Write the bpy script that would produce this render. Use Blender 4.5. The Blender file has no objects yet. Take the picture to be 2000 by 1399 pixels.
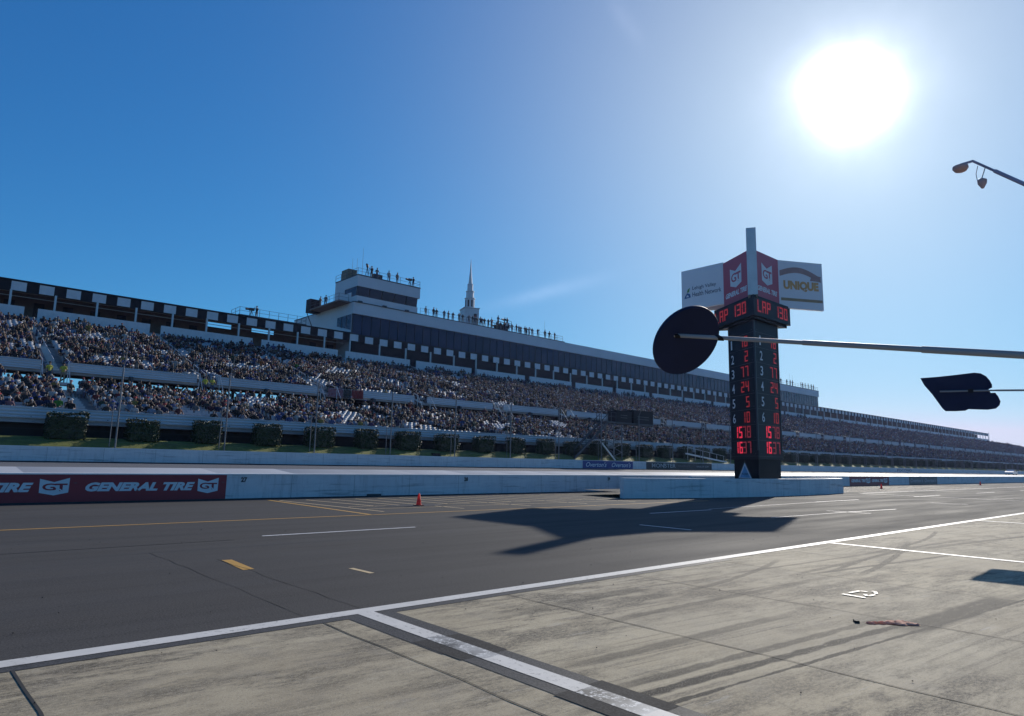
import bpy, bmesh, math, random
import numpy as np
from mathutils import Vector, Matrix
random.seed(7); RNG = np.random.default_rng(11)
SC = bpy.context.scene; COL = SC.collection

# ------------------------------------------------------------------ camera
CAM_Z = 1.75
cam_d = bpy.data.cameras.new("camera"); cam = bpy.data.objects.new("camera", cam_d); COL.objects.link(cam)
cr, cu, cf = Vector((0.74146, -0.670695, 0.020153)), Vector((-0.117655, -0.100382, 0.987968)), Vector((0.660602, 0.73491, 0.153339))
M = Matrix.Identity(4)
for i in range(3):
    M[i][0], M[i][1], M[i][2] = cr[i], cu[i], -cf[i]
M[2][3] = CAM_Z
cam.matrix_world = M
cam_d.sensor_width = 36; cam_d.lens = 23.585; cam_d.clip_start = .05; cam_d.clip_end = 9000
SC.camera = cam

# ------------------------------------------------------------------ sky, sun, exposure
SUN = Vector((0.8320, 0.3005, 0.4662)).normalized()
SUN_EL = math.asin(SUN.z); SUN_AZ = math.atan2(SUN.x, SUN.y)
SC.view_settings.view_transform = 'Standard'; SC.view_settings.look = 'None'
SC.view_settings.exposure = 0.0; SC.view_settings.gamma = 1.0
world = bpy.data.worlds.new("World"); SC.world = world; world.use_nodes = True
nt = world.node_tree; nt.nodes.clear()
def wn(t, **k):
    n = nt.nodes.new(t)
    for a, b in k.items(): setattr(n, a, b)
    return n
def wmath(op, a, b=None, c=None):
    n = wn('ShaderNodeMath', operation=op)
    for i, x in enumerate((a, b, c)):
        if x is None: continue
        if isinstance(x, (int, float)): n.inputs[i].default_value = x
        else: nt.links.new(x, n.inputs[i])
    return n.outputs[0]
sky = wn('ShaderNodeTexSky', sky_type='NISHITA', sun_disc=False, sun_elevation=SUN_EL, sun_rotation=SUN_AZ,
         altitude=500, air_density=1.0, dust_density=0.25, ozone_density=2.0)
SKY_STRENGTH = 0.085
sks = wn('ShaderNodeSeparateXYZ'); nt.links.new(sky.outputs[0], sks.inputs[0]); hs = wn('ShaderNodeCombineXYZ')
for i_, (t_, k_) in enumerate(((.250, -.58), (.97, .48), (1.93, 1.16))):   # the camera's deep blue rendering of a clear sky
    raw = wmath('MINIMUM', wmath('MULTIPLY', sks.outputs[i_], SKY_STRENGTH), 1.0)
    nt.links.new(wmath('DIVIDE', wmath('MULTIPLY', raw, t_), wmath('ADD', wmath('MULTIPLY', raw, k_), 1.0)), hs.inputs[i_])
tc = wn('ShaderNodeTexCoord')
dot = wn('ShaderNodeVectorMath', operation='DOT_PRODUCT'); nt.links.new(tc.outputs['Generated'], dot.inputs[0]); dot.inputs[1].default_value = SUN
ang = wmath('ARCCOSINE', wmath('MINIMUM', dot.outputs['Value'], 1.0))
# bright air round the sun: a hot core, a tight aureole and a wide faint one
def gauss(s, amp): return wmath('MULTIPLY', wmath('EXPONENT', wmath('MULTIPLY', wmath('POWER', wmath('DIVIDE', ang, s), 2.0), -1.0)), amp)
def expo(s, amp): return wmath('MULTIPLY', wmath('EXPONENT', wmath('MULTIPLY', wmath('DIVIDE', ang, s), -1.0)), amp)
def wnoise(scale, detail, vec=None):
    n = wn('ShaderNodeTexNoise'); n.inputs['Scale'].default_value = scale; n.inputs['Detail'].default_value = detail; n.inputs['Roughness'].default_value = .6
    nt.links.new(vec or tc.outputs['Generated'], n.inputs['Vector']); return n.outputs['Fac']
def wdot(v):
    n = wn('ShaderNodeVectorMath', operation='DOT_PRODUCT'); nt.links.new(tc.outputs['Generated'], n.inputs[0]); n.inputs[1].default_value = v; return n.outputs['Value']
core = wmath('MINIMUM', wmath('DIVIDE', wmath('MULTIPLY', wmath('ADD', wnoise(9, 3), .12), 1.6e-4), wmath('POWER', wmath('MAXIMUM', ang, .004), 3.0)), 30.0)
glow = wmath('ADD', core, expo(.10, .12)); wide = gauss(.40, .92)
# two faint wisps of high cloud
for cdir, along, la, lb, amp in (((.6835, .6860, .2500), (.70, -.66, .26), .075, .010, .16), ((.6420, .5040, .5780), (.60, -.25, -.76), .035, .010, .08)):
    c_ = Vector(cdir).normalized(); a_ = (Vector(along) - c_ * Vector(along).dot(c_)).normalized(); b_ = c_.cross(a_)
    e_ = wmath('ADD', wmath('POWER', wmath('DIVIDE', wmath('ABSOLUTE', wdot(a_)), la), 2.0), wmath('POWER', wmath('DIVIDE', wmath('ABSOLUTE', wdot(b_)), lb), 2.0))
    w_ = wmath('MULTIPLY', wmath('MULTIPLY', wmath('EXPONENT', wmath('MULTIPLY', e_, -1.0)), wmath('GREATER_THAN', wdot(c_), 0.0)), wmath('MULTIPLY', wnoise(26, 5), amp))
    glow = wmath('ADD', glow, w_)
gcol = wn('ShaderNodeVectorMath', operation='SCALE'); gcol.inputs[0].default_value = (1.0, .98, 1.0); nt.links.new(glow, gcol.inputs['Scale'])
wcol = wn('ShaderNodeVectorMath', operation='SCALE'); wcol.inputs[0].default_value = (.40, .305, .146); nt.links.new(wide, wcol.inputs['Scale'])
gsum = wn('ShaderNodeVectorMath', operation='ADD'); nt.links.new(gcol.outputs[0], gsum.inputs[0]); nt.links.new(wcol.outputs[0], gsum.inputs[1])
add = wn('ShaderNodeVectorMath', operation='ADD'); nt.links.new(hs.outputs[0], add.inputs[0]); nt.links.new(gsum.outputs[0], add.inputs[1])
bg = wn('ShaderNodeBackground'); nt.links.new(add.outputs[0], bg.inputs['Color'])
wo = wn('ShaderNodeOutputWorld'); nt.links.new(bg.outputs[0], wo.inputs[0])
sun_d = bpy.data.lights.new("sun", 'SUN'); sun_d.energy = 4.2; sun_d.angle = math.radians(.53); sun_d.color = (1, .93, .82)
sun_o = bpy.data.objects.new("sun", sun_d); COL.objects.link(sun_o)
sun_o.rotation_euler = SUN.to_track_quat('Z', 'Y').to_euler(); sun_o.location = (0, 0, 60)

# ------------------------------------------------------------------ materials
class NT:
    def __init__(s, tree): s.t = tree
    def n(s, t, **k):
        n = s.t.nodes.new(t)
        for a, b in k.items(): setattr(n, a, b)
        return n
    def l(s, a, b): s.t.links.new(a, b)
    def math(s, op, a, b=None, c=None, clamp=False):
        n = s.n('ShaderNodeMath', operation=op, use_clamp=clamp)
        for i, x in enumerate((a, b, c)):
            if x is None: continue
            if isinstance(x, (int, float)): n.inputs[i].default_value = x
            else: s.l(x, n.inputs[i])
        return n.outputs[0]
    def mix(s, f, a, b, mode='MIX'):
        n = s.n('ShaderNodeMix', data_type='RGBA', blend_type=mode)
        for i, x in ((0, f), (6, a), (7, b)):
            if isinstance(x, (int, float)): n.inputs[i].default_value = x
            elif isinstance(x, (tuple, list)): n.inputs[i].default_value = (*x[:3], 1)
            else: s.l(x, n.inputs[i])
        return n.outputs[2]
    def noise(s, vec, scale, detail=4, rough=.55, stretch=None):
        if stretch:
            m = s.n('ShaderNodeMapping'); m.inputs['Scale'].default_value = stretch; s.l(vec, m.inputs['Vector']); vec = m.outputs[0]
        n = s.n('ShaderNodeTexNoise'); n.inputs['Scale'].default_value = scale; n.inputs['Detail'].default_value = detail
        n.inputs['Roughness'].default_value = rough; s.l(vec, n.inputs['Vector']); return n.outputs['Fac']
    def ramp(s, f, lo, hi, a=0.0, b=1.0):
        n = s.n('ShaderNodeMapRange'); n.inputs['From Min'].default_value = lo; n.inputs['From Max'].default_value = hi
        n.inputs['To Min'].default_value = a; n.inputs['To Max'].default_value = b; s.l(f, n.inputs['Value']); return n.outputs[0]
def new_mat(name):
    m = bpy.data.materials.new(name); m.use_nodes = True
    b = m.node_tree.nodes['Principled BSDF']
    return m, NT(m.node_tree), b
def mat(name, col, rough=.6, metal=0., var=.15, vs=1.5, stretch=None, bump=0., bs=30., dirt=0., spec=.5, emit=None):
    m, N, b = new_mat(name)
    b.inputs['Roughness'].default_value = rough; b.inputs['Metallic'].default_value = metal; b.inputs['Specular IOR Level'].default_value = spec
    geo = N.n('ShaderNodeNewGeometry').outputs['Position']
    c = N.mix(N.ramp(N.noise(geo, vs, 5, .6, stretch), .3, .7), [x * (1 - var) for x in col], [min(1, x * (1 + var)) for x in col])
    if dirt:
        f = N.math('MULTIPLY', N.ramp(N.noise(geo, 1.3, 6, .7, (2.2, 2.2, .35)), .5, .78), dirt)
        c = N.mix(f, c, (.10, .09, .08))
    N.l(c, b.inputs['Base Color'])
    if bump:
        bp = N.n('ShaderNodeBump'); bp.inputs['Strength'].default_value = bump; bp.inputs['Distance'].default_value = .02
        N.l(N.noise(geo, bs, 4), bp.inputs['Height']); N.l(bp.outputs[0], b.inputs['Normal'])
    if emit:
        b.inputs['Emission Color'].default_value = (*emit[0], 1); b.inputs['Emission Strength'].default_value = emit[1]
    return m
def corrugated(name, col, pitch, rough=.45, axis=2):
    m, N, b = new_mat(name); b.inputs['Roughness'].default_value = rough
    geo = N.n('ShaderNodeNewGeometry').outputs['Position']
    sx = N.n('ShaderNodeSeparateXYZ'); N.l(geo, sx.inputs[0])
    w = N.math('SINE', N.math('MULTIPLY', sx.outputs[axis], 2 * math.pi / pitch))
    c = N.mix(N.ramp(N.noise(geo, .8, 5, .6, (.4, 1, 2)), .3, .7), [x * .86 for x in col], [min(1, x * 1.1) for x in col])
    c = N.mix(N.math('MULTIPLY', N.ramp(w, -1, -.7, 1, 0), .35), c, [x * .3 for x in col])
    N.l(c, b.inputs['Base Color'])
    bp = N.n('ShaderNodeBump'); bp.inputs['Strength'].default_value = .5; bp.inputs['Distance'].default_value = .04
    N.l(w, bp.inputs['Height']); N.l(bp.outputs[0], b.inputs['Normal'])
    return m

def asphalt_mat(name, base, rough=.62):
    m, N, b = new_mat(name)
    geo = N.n('ShaderNodeNewGeometry').outputs['Position']
    sx = N.n('ShaderNodeSeparateXYZ'); N.l(geo, sx.inputs[0])
    c = N.mix(N.ramp(N.noise(geo, .25, 5, .6, (.35, 1.6, 1)), .3, .7), [x * .82 for x in base], [x * 1.16 for x in base])
    # rubbered-in streaks lying along the lane
    st = N.ramp(N.noise(geo, 1.0, 5, .65, (.035, 1.5, 1)), .50, .70)
    st2 = N.ramp(N.noise(geo, 1.0, 4, .6, (.05, 4.5, 1)), .55, .68)
    c = N.mix(N.math('MULTIPLY', st, .65), c, [x * .5 for x in base])
    c = N.mix(N.math('MULTIPLY', st2, .5), c, [x * .45 for x in base])
    wob = N.math('MULTIPLY', N.math('SUBTRACT', N.noise(geo, .5, 4, .6, (.25, 1, 1)), .5), .5)
    for yc, hw, k in ((11.25, .22, .5), (10.55, .07, .45), (12.9, .10, .4), (13.6, .05, .45), (14.3, .06, .4), (16.6, .12, .3), (17.5, .05, .35), (9.1, .06, .3), (8.3, .10, .25), (18.4, .06, .3)):
        d = N.math('ABSOLUTE', N.math('ADD', N.math('SUBTRACT', sx.outputs[1], yc), wob))
        f = N.math('MULTIPLY', N.ramp(d, hw * .5, hw * 1.5, 1, 0), N.ramp(N.noise(geo, .35, 4, .7, (.5, 1.2, 1)), .40, .60))
        c = N.mix(N.math('MULTIPLY', f, k), c, [x * .42 for x in base])
    pt = N.ramp(N.noise(geo, .12, 3, .5, (.4, 1, 1)), .52, .54); c = N.mix(N.math('MULTIPLY', pt, .16), c, [x * 1.5 for x in base])
    c = N.mix(N.ramp(N.noise(geo, 9, 5, .8), .55, .75, 0, .45), c, [x * .55 for x in base])
    c = N.mix(N.ramp(N.noise(geo, 55, 2, .8), .45, .60, 0, .75), c, [x * 1.9 for x in base])
    c = N.mix(N.ramp(N.noise(geo, 38, 3, .8), .56, .66, 0, .75), c, [x * .3 for x in base])
    N.l(c, b.inputs['Base Color'])
    b.inputs['Specular IOR Level'].default_value = .12
    N.l(N.ramp(N.noise(geo, .6, 3, .5, (.2, 1.5, 1)), .3, .7, rough - .06, rough + .08), b.inputs['Roughness'])
    bp = N.n('ShaderNodeBump'); bp.inputs['Strength'].default_value = .55; bp.inputs['Distance'].default_value = .006
    N.l(N.noise(geo, 90, 3, .7), bp.inputs['Height']); N.l(bp.outputs[0], b.inputs['Normal'])
    return m

def concrete_mat(name):
    m, N, b = new_mat(name)
    geo = N.n('ShaderNodeNewGeometry').outputs['Position']
    sx = N.n('ShaderNodeSeparateXYZ'); N.l(geo, sx.inputs[0]); X, Y = sx.outputs[0], sx.outputs[1]
    A = (.335, .275, .18); B = (.485, .415, .285)
    c = N.mix(N.ramp(N.noise(geo, .55, 6, .62, (.5, 1.2, 1)), .32, .68), A, B)
    slab = N.n('ShaderNodeTexWhiteNoise', noise_dimensions='1D')
    N.l(N.math('FLOOR', N.math('DIVIDE', N.math('SUBTRACT', X, .9), 2.68)), slab.inputs['W'])
    c = N.mix(N.ramp(slab.outputs['Value'], 0, 1, 0, .2), c, (.33, .30, .25))
    c = N.mix(N.ramp(N.noise(geo, 2.2, 6, .75), .5, .75, 0, .55), c, (.25, .225, .185))
    # long scuffed rubber streaks along the stall
    tilt = N.math('ADD', Y, N.math('MULTIPLY', X, .09))
    cv = N.n('ShaderNodeCombineXYZ'); N.l(X, cv.inputs[0]); N.l(tilt, cv.inputs[1])
    grit = N.ramp(N.noise(geo, 30, 5, .85, (.6, 1, 1)), .36, .58, .12, 1)
    zone = N.ramp(N.noise(geo, .30, 3, .6, (.6, 1.3, 1)), .36, .56, .15, 1)
    zone2 = N.ramp(N.noise(geo, .5, 3, .6, (.5, 1.5, 1)), .42, .58, .05, 1)
    s1 = N.ramp(N.noise(cv.outputs[0], 1, 9, .72, (.65, 2.3, 1)), .47, .57)
    s2 = N.ramp(N.noise(cv.outputs[0], 1, 9, .74, (.22, 9.0, 1)), .50, .59)
    s3 = N.ramp(N.noise(geo, 1, 9, .78, (1.3, 3.4, 1)), .49, .60)
    s4 = N.ramp(N.noise(cv.outputs[0], 1, 8, .75, (.6, 6.0, 1)), .60, .66)
    c = N.mix(N.math('MULTIPLY', N.math('MULTIPLY', N.math('MULTIPLY', s1, zone), grit), 1.0), c, (.045, .039, .031))
    c = N.mix(N.math('MULTIPLY', N.math('MULTIPLY', N.math('MULTIPLY', s2, zone2), grit), .7), c, (.045, .04, .034))
    c = N.mix(N.math('MULTIPLY', N.math('MULTIPLY', N.math('MULTIPLY', s3, zone), grit), .95), c, (.055, .047, .036))
    c = N.mix(N.math('MULTIPLY', s4, .35), c, (.56, .53, .47))
    c = N.mix(N.math('MULTIPLY', N.ramp(N.noise(geo, 48, 3, .7), .56, .64), .55), c, (.14, .125, .10))
    # single tyre marks: (x0, y0, slope, half width, x from, x to, strength)
    for x0, y0, sl, hw, xa, xb, k, cv_ in [(q + (0.,))[:8] for q in ((4.72, 3.35, -.0973, .05, 3.5, 9.6, .9), (8.2, 2.84, -.06, .15, 8.0, 12.2, .8), (4.45, 3.14, -.0985, .022, 3, 13, .9),
                                      (4.99, 3.56, -.09, .05, 4, 9.5, .6), (5.86, 4.15, -.06, .07, 4.2, 8.5, .5), (7.18, 5.09, -.03, .06, 5.8, 11.4, .5),
                                      (12, 5.2, -.13, .05, 11.2, 17, .75), (11.5, 5.4, .02, .05, 11, 19, .55), (13, 5.9, -.07, .04, 10, 22, .5), (6.4, 6.1, .03, .10, 5, 8.6, .35), (13.5, 4.9, .16, .06, 12, 19, .75, .012), (13.2, 5.3, .12, .045, 12, 18, .7, -.01), (17.5, 5.8, .05, .05, 15, 23, .7, .02), (19, 5.2, -.1, .09, 17, 26, .6, -.008), (9.2, 5.7, .10, .05, 8, 13, .5, .03))]:
        d = N.math('ABSOLUTE', N.math('SUBTRACT', N.math('SUBTRACT', Y, y0), N.math('MULTIPLY', N.math('SUBTRACT', X, x0), N.math('ADD', N.math('MULTIPLY', N.math('SUBTRACT', X, x0), cv_), sl))))
        wob = N.math('MULTIPLY', N.math('SUBTRACT', N.noise(geo, 2.5, 3, .6), .5), .10)
        hw *= 1.25; f = N.ramp(N.math('ADD', d, wob), hw * .7, hw * 1.15, 1, 0)
        f = N.math('MULTIPLY', f, N.ramp(X, xa, xa + .8)); f = N.math('MULTIPLY', f, N.ramp(X, xb - .8, xb, 1, 0))
        f = N.math('MULTIPLY', f, N.ramp(N.noise(geo, 9, 8, .85, (.4, 1.4, 1)), .28, .47))
        c = N.mix(N.math('MULTIPLY', f, min(1, k * 1.2)), c, (.018, .016, .014))
    c = N.mix(N.ramp(N.noise(geo, 120, 2, .6), .60, .68, 0, .7), c, (.66, .62, .54))
    c = N.mix(N.ramp(N.noise(geo, 75, 2, .6), .60, .70, 0, .6), c, (.15, .14, .12))
    N.l(c, b.inputs['Base Color']); b.inputs['Roughness'].default_value = .8; b.inputs['Specular IOR Level'].default_value = .15
    bp = N.n('ShaderNodeBump'); bp.inputs['Strength'].default_value = .35; bp.inputs['Distance'].default_value = .006
    N.l(N.noise(geo, 60, 4, .7), bp.inputs['Height']); N.l(bp.outputs[0], b.inputs['Normal'])
    return m

def worn_paint(name, col, under, wear=.55):
    m, N, b = new_mat(name)
    geo = N.n('ShaderNodeNewGeometry').outputs['Position']
    f = N.ramp(N.noise(geo, 16, 6, .8), wear, wear + .08)
    f2 = N.math('MULTIPLY', f, N.ramp(N.noise(geo, .9, 4, .6), .38, .6))
    c = N.mix(N.ramp(N.noise(geo, 3, 5, .7), .3, .7), [x * .85 for x in col], col)
    N.l(N.mix(f2, c, under), b.inputs['Base Color']); b.inputs['Roughness'].default_value = .6
    return m

def slab_mat(name):
    m, N, b = new_mat(name)
    geo = N.n('ShaderNodeNewGeometry').outputs['Position']
    sx = N.n('ShaderNodeSeparateXYZ'); N.l(geo, sx.inputs[0])
    w = N.n('ShaderNodeTexWhiteNoise', noise_dimensions='1D')
    N.l(N.math('FLOOR', N.math('DIVIDE', N.math('ADD', sx.outputs[0], N.math('MULTIPLY', sx.outputs[1], .0)), 4.4)), w.inputs['W'])
    fr = N.math('FRACT', N.math('DIVIDE', sx.outputs[0], 4.4))
    c = N.mix(N.math('ADD', N.math('MULTIPLY', w.outputs['Value'], .55), N.math('MULTIPLY', fr, .45)), (.26, .27, .29), (.64, .64, .64))
    c = N.mix(N.ramp(N.noise(geo, .35, 4, .6), .35, .65, 0, .4), c, (.40, .40, .42))
    N.l(c, b.inputs['Base Color']); b.inputs['Roughness'].default_value = .42
    return m

def objcolor_mat(name, rough=.8):
    m, N, b = new_mat(name)
    oi = N.n('ShaderNodeObjectInfo'); N.l(oi.outputs['Color'], b.inputs['Base Color']); b.inputs['Roughness'].default_value = rough
    return m
def random_mat(name, cols, rough=.8):
    m, N, b = new_mat(name)
    oi = N.n('ShaderNodeObjectInfo'); r = N.n('ShaderNodeValToRGB'); r.color_ramp.interpolation = 'CONSTANT'
    while len(r.color_ramp.elements) < len(cols): r.color_ramp.elements.new(.5)
    for i, c in enumerate(cols): r.color_ramp.elements[i].position = i / len(cols); r.color_ramp.elements[i].color = (*c, 1)
    N.l(oi.outputs['Random'], r.inputs[0]); N.l(r.outputs[0], b.inputs['Base Color']); b.inputs['Roughness'].default_value = rough
    return m
def attr_mat(name, rough=.8):
    m, N, b = new_mat(name)
    a = N.n('ShaderNodeAttribute', attribute_name='col'); N.l(a.outputs['Color'], b.inputs['Base Color']); b.inputs['Roughness'].default_value = rough
    return m
def leaf_mat(name):
    m, N, b = new_mat(name)
    geo = N.n('ShaderNodeNewGeometry').outputs['Position']
    c = N.mix(N.ramp(N.noise(geo, 3.5, 5, .7), .3, .7), (.008, .016, .005), (.036, .056, .012))
    N.l(c, b.inputs['Base Color']); b.inputs['Roughness'].default_value = .6
    b.inputs['Transmission Weight'].default_value = 0
    return m
def grass_mat(name):
    m, N, b = new_mat(name)
    geo = N.n('ShaderNodeNewGeometry').outputs['Position']
    c = N.mix(N.ramp(N.noise(geo, 1.2, 6, .75), .3, .7), (.07, .085, .012), (.18, .19, .03))
    c = N.mix(N.ramp(N.noise(geo, .5, 5, .6), .6, .75, 0, .6), c, (.17, .15, .06))
    N.l(c, b.inputs['Base Color']); b.inputs['Roughness'].default_value = .8
    bp = N.n('ShaderNodeBump'); bp.inputs['Strength'].default_value = .8; bp.inputs['Distance'].default_value = .08
    N.l(N.noise(geo, 14, 4, .8), bp.inputs['Height']); N.l(bp.outputs[0], b.inputs['Normal'])
    return m

K = {}
def wall_mat(name):
    m, N, b = new_mat(name); b.inputs['Roughness'].default_value = .55
    geo = N.n('ShaderNodeNewGeometry').outputs['Position']; sx = N.n('ShaderNodeSeparateXYZ'); N.l(geo, sx.inputs[0])
    c = N.mix(N.ramp(N.noise(geo, .7, 6, .65), .3, .7), (.55, .56, .58), (.67, .67, .67))
    c = N.mix(N.math('MULTIPLY', N.ramp(N.noise(geo, 1.6, 7, .75, (2.5, 2.5, .3)), .52, .72), .40), c, (.13, .12, .11))      # run-off streaks
    c = N.mix(N.math('MULTIPLY', N.ramp(N.noise(geo, 1, 7, .75, (.35, 1, 7)), .54, .66), .6), c, (.09, .09, .09))          # tyre scuffs
    c = N.mix(N.math('MULTIPLY', N.ramp(N.noise(geo, 1, 4, .7, (.25, 1, 5)), .55, .7), .5), c, (.74, .74, .73))             # fresh paint patches
    j = N.math('ABSOLUTE', N.math('SUBTRACT', N.math('FRACT', N.math('DIVIDE', N.math('ADD', sx.outputs[0], .9), 3.05)), .5))
    c = N.mix(N.ramp(j, .0015, .004, .75, 0), c, (.06, .06, .06)); N.l(c, b.inputs['Base Color'])
    bp = N.n('ShaderNodeBump'); bp.inputs['Strength'].default_value = .15; bp.inputs['Distance'].default_value = .02; N.l(N.noise(geo, 12, 4), bp.inputs['Height']); N.l(bp.outputs[0], b.inputs['Normal'])
    return m
K['wall'] = wall_mat('white wall paint')
K['walltop'] = mat('wall top paint', (.72, .72, .71), .5, var=.08, dirt=.15)
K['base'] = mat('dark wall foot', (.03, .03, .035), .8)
K['red'] = mat('red banner', (.30, .028, .036), .5, var=.1, vs=.8)
K['redpanel'] = mat('red sign vinyl', (.46, .06, .09), .4, var=.06, vs=.4)
K['white'] = mat('white vinyl', (.66, .68, .70), .5, var=.05)
K['signwhite'] = mat('white sign panel', (.70, .70, .73), .45, var=.04, vs=.4)
K['navy'] = mat('navy vinyl', (.035, .05, .21), .5, var=.08)
K['blackvinyl'] = mat('black vinyl', (.02, .02, .024), .5)
K['greytext'] = mat('grey vinyl', (.33, .38, .40), .5)
K['dimtext'] = mat('dim grey vinyl', (.12, .12, .12), .5)
K['black'] = mat('black paint', (.010, .010, .012), .6, var=.2, spec=.2)
K['towerblack'] = mat('tower black panel', (.012, .013, .018), .5, var=.15, vs=.5, spec=.22)
K['num'] = mat('white numeral', (.62, .64, .66), .5, var=.03)
K['led'] = mat('red led segment', (.18, .01, .012), .5, var=.02, emit=((1, .07, .08), .20))
K['ledhot'] = mat('bright red led segment', (.3, .01, .02), .5, var=.02, emit=((1, .04, .09), .58))
K['leddim'] = mat('dim red led segment', (.15, .02, .03), .5, var=.02, emit=((1, .09, .12), .14))
K['silver'] = mat('pale metal', (.52, .53, .54), .4, metal=.3, var=.08)
K['steel'] = mat('galvanised steel', (.17, .175, .19), .5, metal=.5, var=.15)
K['darksteel'] = mat('dark steel', (.05, .055, .065), .5, metal=.4, var=.15)
K['brown'] = mat('dull bronze foot', (.20, .16, .11), .6)
K['asphalt'] = asphalt_mat('pit road asphalt', (.055, .052, .050), .82)
K['track'] = asphalt_mat('race track asphalt', (.12, .12, .125), .7)
K['concrete'] = concrete_mat('stained stall concrete')
K['slab'] = slab_mat('pale shoulder slabs')
K['paintw'] = worn_paint('worn white paint', (.64, .61, .56), (.10, .095, .09), .56)
K['paintgone'] = worn_paint('nearly worn off paint', (.70, .69, .66), (.055, .052, .05), .40)
K['tardark'] = asphalt_mat('dark sealed patch', (.036, .035, .035), .8)
K['paintfresh'] = worn_paint('road white paint', (.74, .73, .72), (.3, .29, .28), .62)
K['painty'] = worn_paint('road yellow paint', (.52, .28, .035), (.10, .09, .08), .58)
K['paintpale'] = worn_paint('faded yellow paint', (.60, .45, .24), (.12, .11, .10), .60)
K['tar'] = asphalt_mat('tar sealed band', (.06, .058, .057))
K['crack'] = mat('joint filler', (.022, .02, .018), .8)
K['grass'] = grass_mat('bank grass'); K['leaf'] = leaf_mat('hedge leaf'); K['stem'] = mat('hedge stem', (.05, .035, .02), .9)
K['ground'] = mat('far ground', (.10, .10, .07), .9, vs=.05)
K['fascia'] = corrugated('ribbed metal board', (.46, .50, .54), .22)
K['parapet'] = mat('white stand wall', (.60, .61, .63), .5, var=.08, dirt=.15)
K['deck'] = mat('aluminium stand deck', (.30, .31, .33), .55, metal=.2, var=.15)
K['darkwall'] = mat('dark brown back wall', (.16, .105, .08), .7, var=.2)
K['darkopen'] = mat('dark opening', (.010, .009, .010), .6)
K['blackfascia'] = mat('dark canopy board', (.011, .009, .011), .6, var=.2, spec=.25)
K['pressdark'] = mat('dark press wall', (.017, .012, .014), .6, var=.15, spec=.25)
K['glass'] = mat('dark window glass', (.022, .020, .055), .14, var=.3, vs=.35, spec=.33)
K['mullion'] = mat('window mullion', (.016, .016, .022), .5)
K['presswhite'] = mat('press building cladding', (.56, .57, .60), .5, var=.05, vs=.3)
K['seat'] = mat('white plastic seat', (.42, .43, .46), .55, var=.06)
K['skin'] = random_mat('skin tones', [(.28, .165, .12), (.33, .20, .145), (.24, .135, .095), (.36, .23, .17), (.11, .06, .045)], .6)
K['shirt'] = objcolor_mat('shirt cloth')
K['trousers'] = random_mat('trouser cloth', [(.03, .04, .08), (.02, .02, .025), (.20, .17, .12), (.06, .08, .14), (.12, .12, .12), (.30, .27, .22)])
K['hair'] = random_mat('hair tones', [(.03, .02, .012), (.07, .045, .025), (.16, .11, .06), (.02, .018, .016), (.25, .23, .2)], .7)
K['capwhite'] = mat('white cap cloth', (.48, .48, .48), .8); K['capblack'] = mat('black cap cloth', (.018, .018, .02), .8)
K['capred'] = mat('red cap cloth', (.36, .03, .03), .8); K['capblue'] = mat('blue cap cloth', (.04, .07, .28), .8)
K['crowd'] = attr_mat('crowd cloth')
K['cone'] = mat('orange cone plastic', (.80, .09, .05), .45, var=.08)
_n = K['cone'].node_tree; _tr = _n.nodes.new('ShaderNodeBsdfTranslucent'); _tr.inputs[0].default_value = (.95, .12, .06, 1); _mx = _n.nodes.new('ShaderNodeMixShader'); _mx.inputs[0].default_value = .5
_n.links.new(_n.nodes['Principled BSDF'].outputs[0], _mx.inputs[1]); _n.links.new(_tr.outputs[0], _mx.inputs[2]); _n.links.new(_mx.outputs[0], _n.nodes['Material Output'].inputs[0])
K['conedark'] = mat('cone base rubber', (.30, .06, .03), .7)
K['coneband'] = mat('cone collar', (.7, .55, .5), .4)
K['shoulder'] = mat('tan sign', (.3, .22, .12), .6)
K['orange'] = mat('ochre lettering', (.60, .33, .12), .5); K['ribbon'] = mat('maroon ribbon', (.36, .22, .20), .5)
K['bluelogo'] = mat('blue logo', (.04, .13, .30), .5); K['greenlogo'] = mat('green logo', (.12, .28, .08), .5)
K['navytext'] = mat('slate lettering', (.06, .07, .11), .5)
K['triblue'] = mat('light blue emblem', (.16, .36, .58), .5)
K['signblack'] = mat('black pit sign foam', (.010, .016, .050), .6, var=.2, spec=.2)
K['polewhite'] = mat('grey fibreglass pole', (.27, .27, .285), .5, var=.08, spec=.3)
K['boom'] = mat('veil tinted boom', (.34, .29, .38), .5); K['lamp'] = mat('lamp housing', (.52, .32, .30), .5)  # boom colour raised towards lilac to imitate the lens veil
K['rag'] = mat('salmon cloth', (.88, .44, .30), .8, var=.15, vs=20)
_n = K['rag'].node_tree; _tr = _n.nodes.new('ShaderNodeBsdfTranslucent'); _tr.inputs[0].default_value = (.90, .45, .3, 1); _mx = _n.nodes.new('ShaderNodeMixShader'); _mx.inputs[0].default_value = .35
_n.links.new(_n.nodes['Principled BSDF'].outputs[0], _mx.inputs[1]); _n.links.new(_tr.outputs[0], _mx.inputs[2]); _n.links.new(_mx.outputs[0], _n.nodes['Material Output'].inputs[0])
K['carpaint'] = mat('silver car paint', (.6, .6, .6), .25, metal=.4); K['rubber'] = mat('tyre rubber', (.015, .015, .015), .8)
K['flagred'] = mat('red flag cloth', (.17, .02, .02), .8); K['flagviolet'] = mat('striped flag cloth', (.22, .17, .22), .8)
K['bluesign'] = mat('blue sign', (.05, .12, .40), .4)

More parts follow.
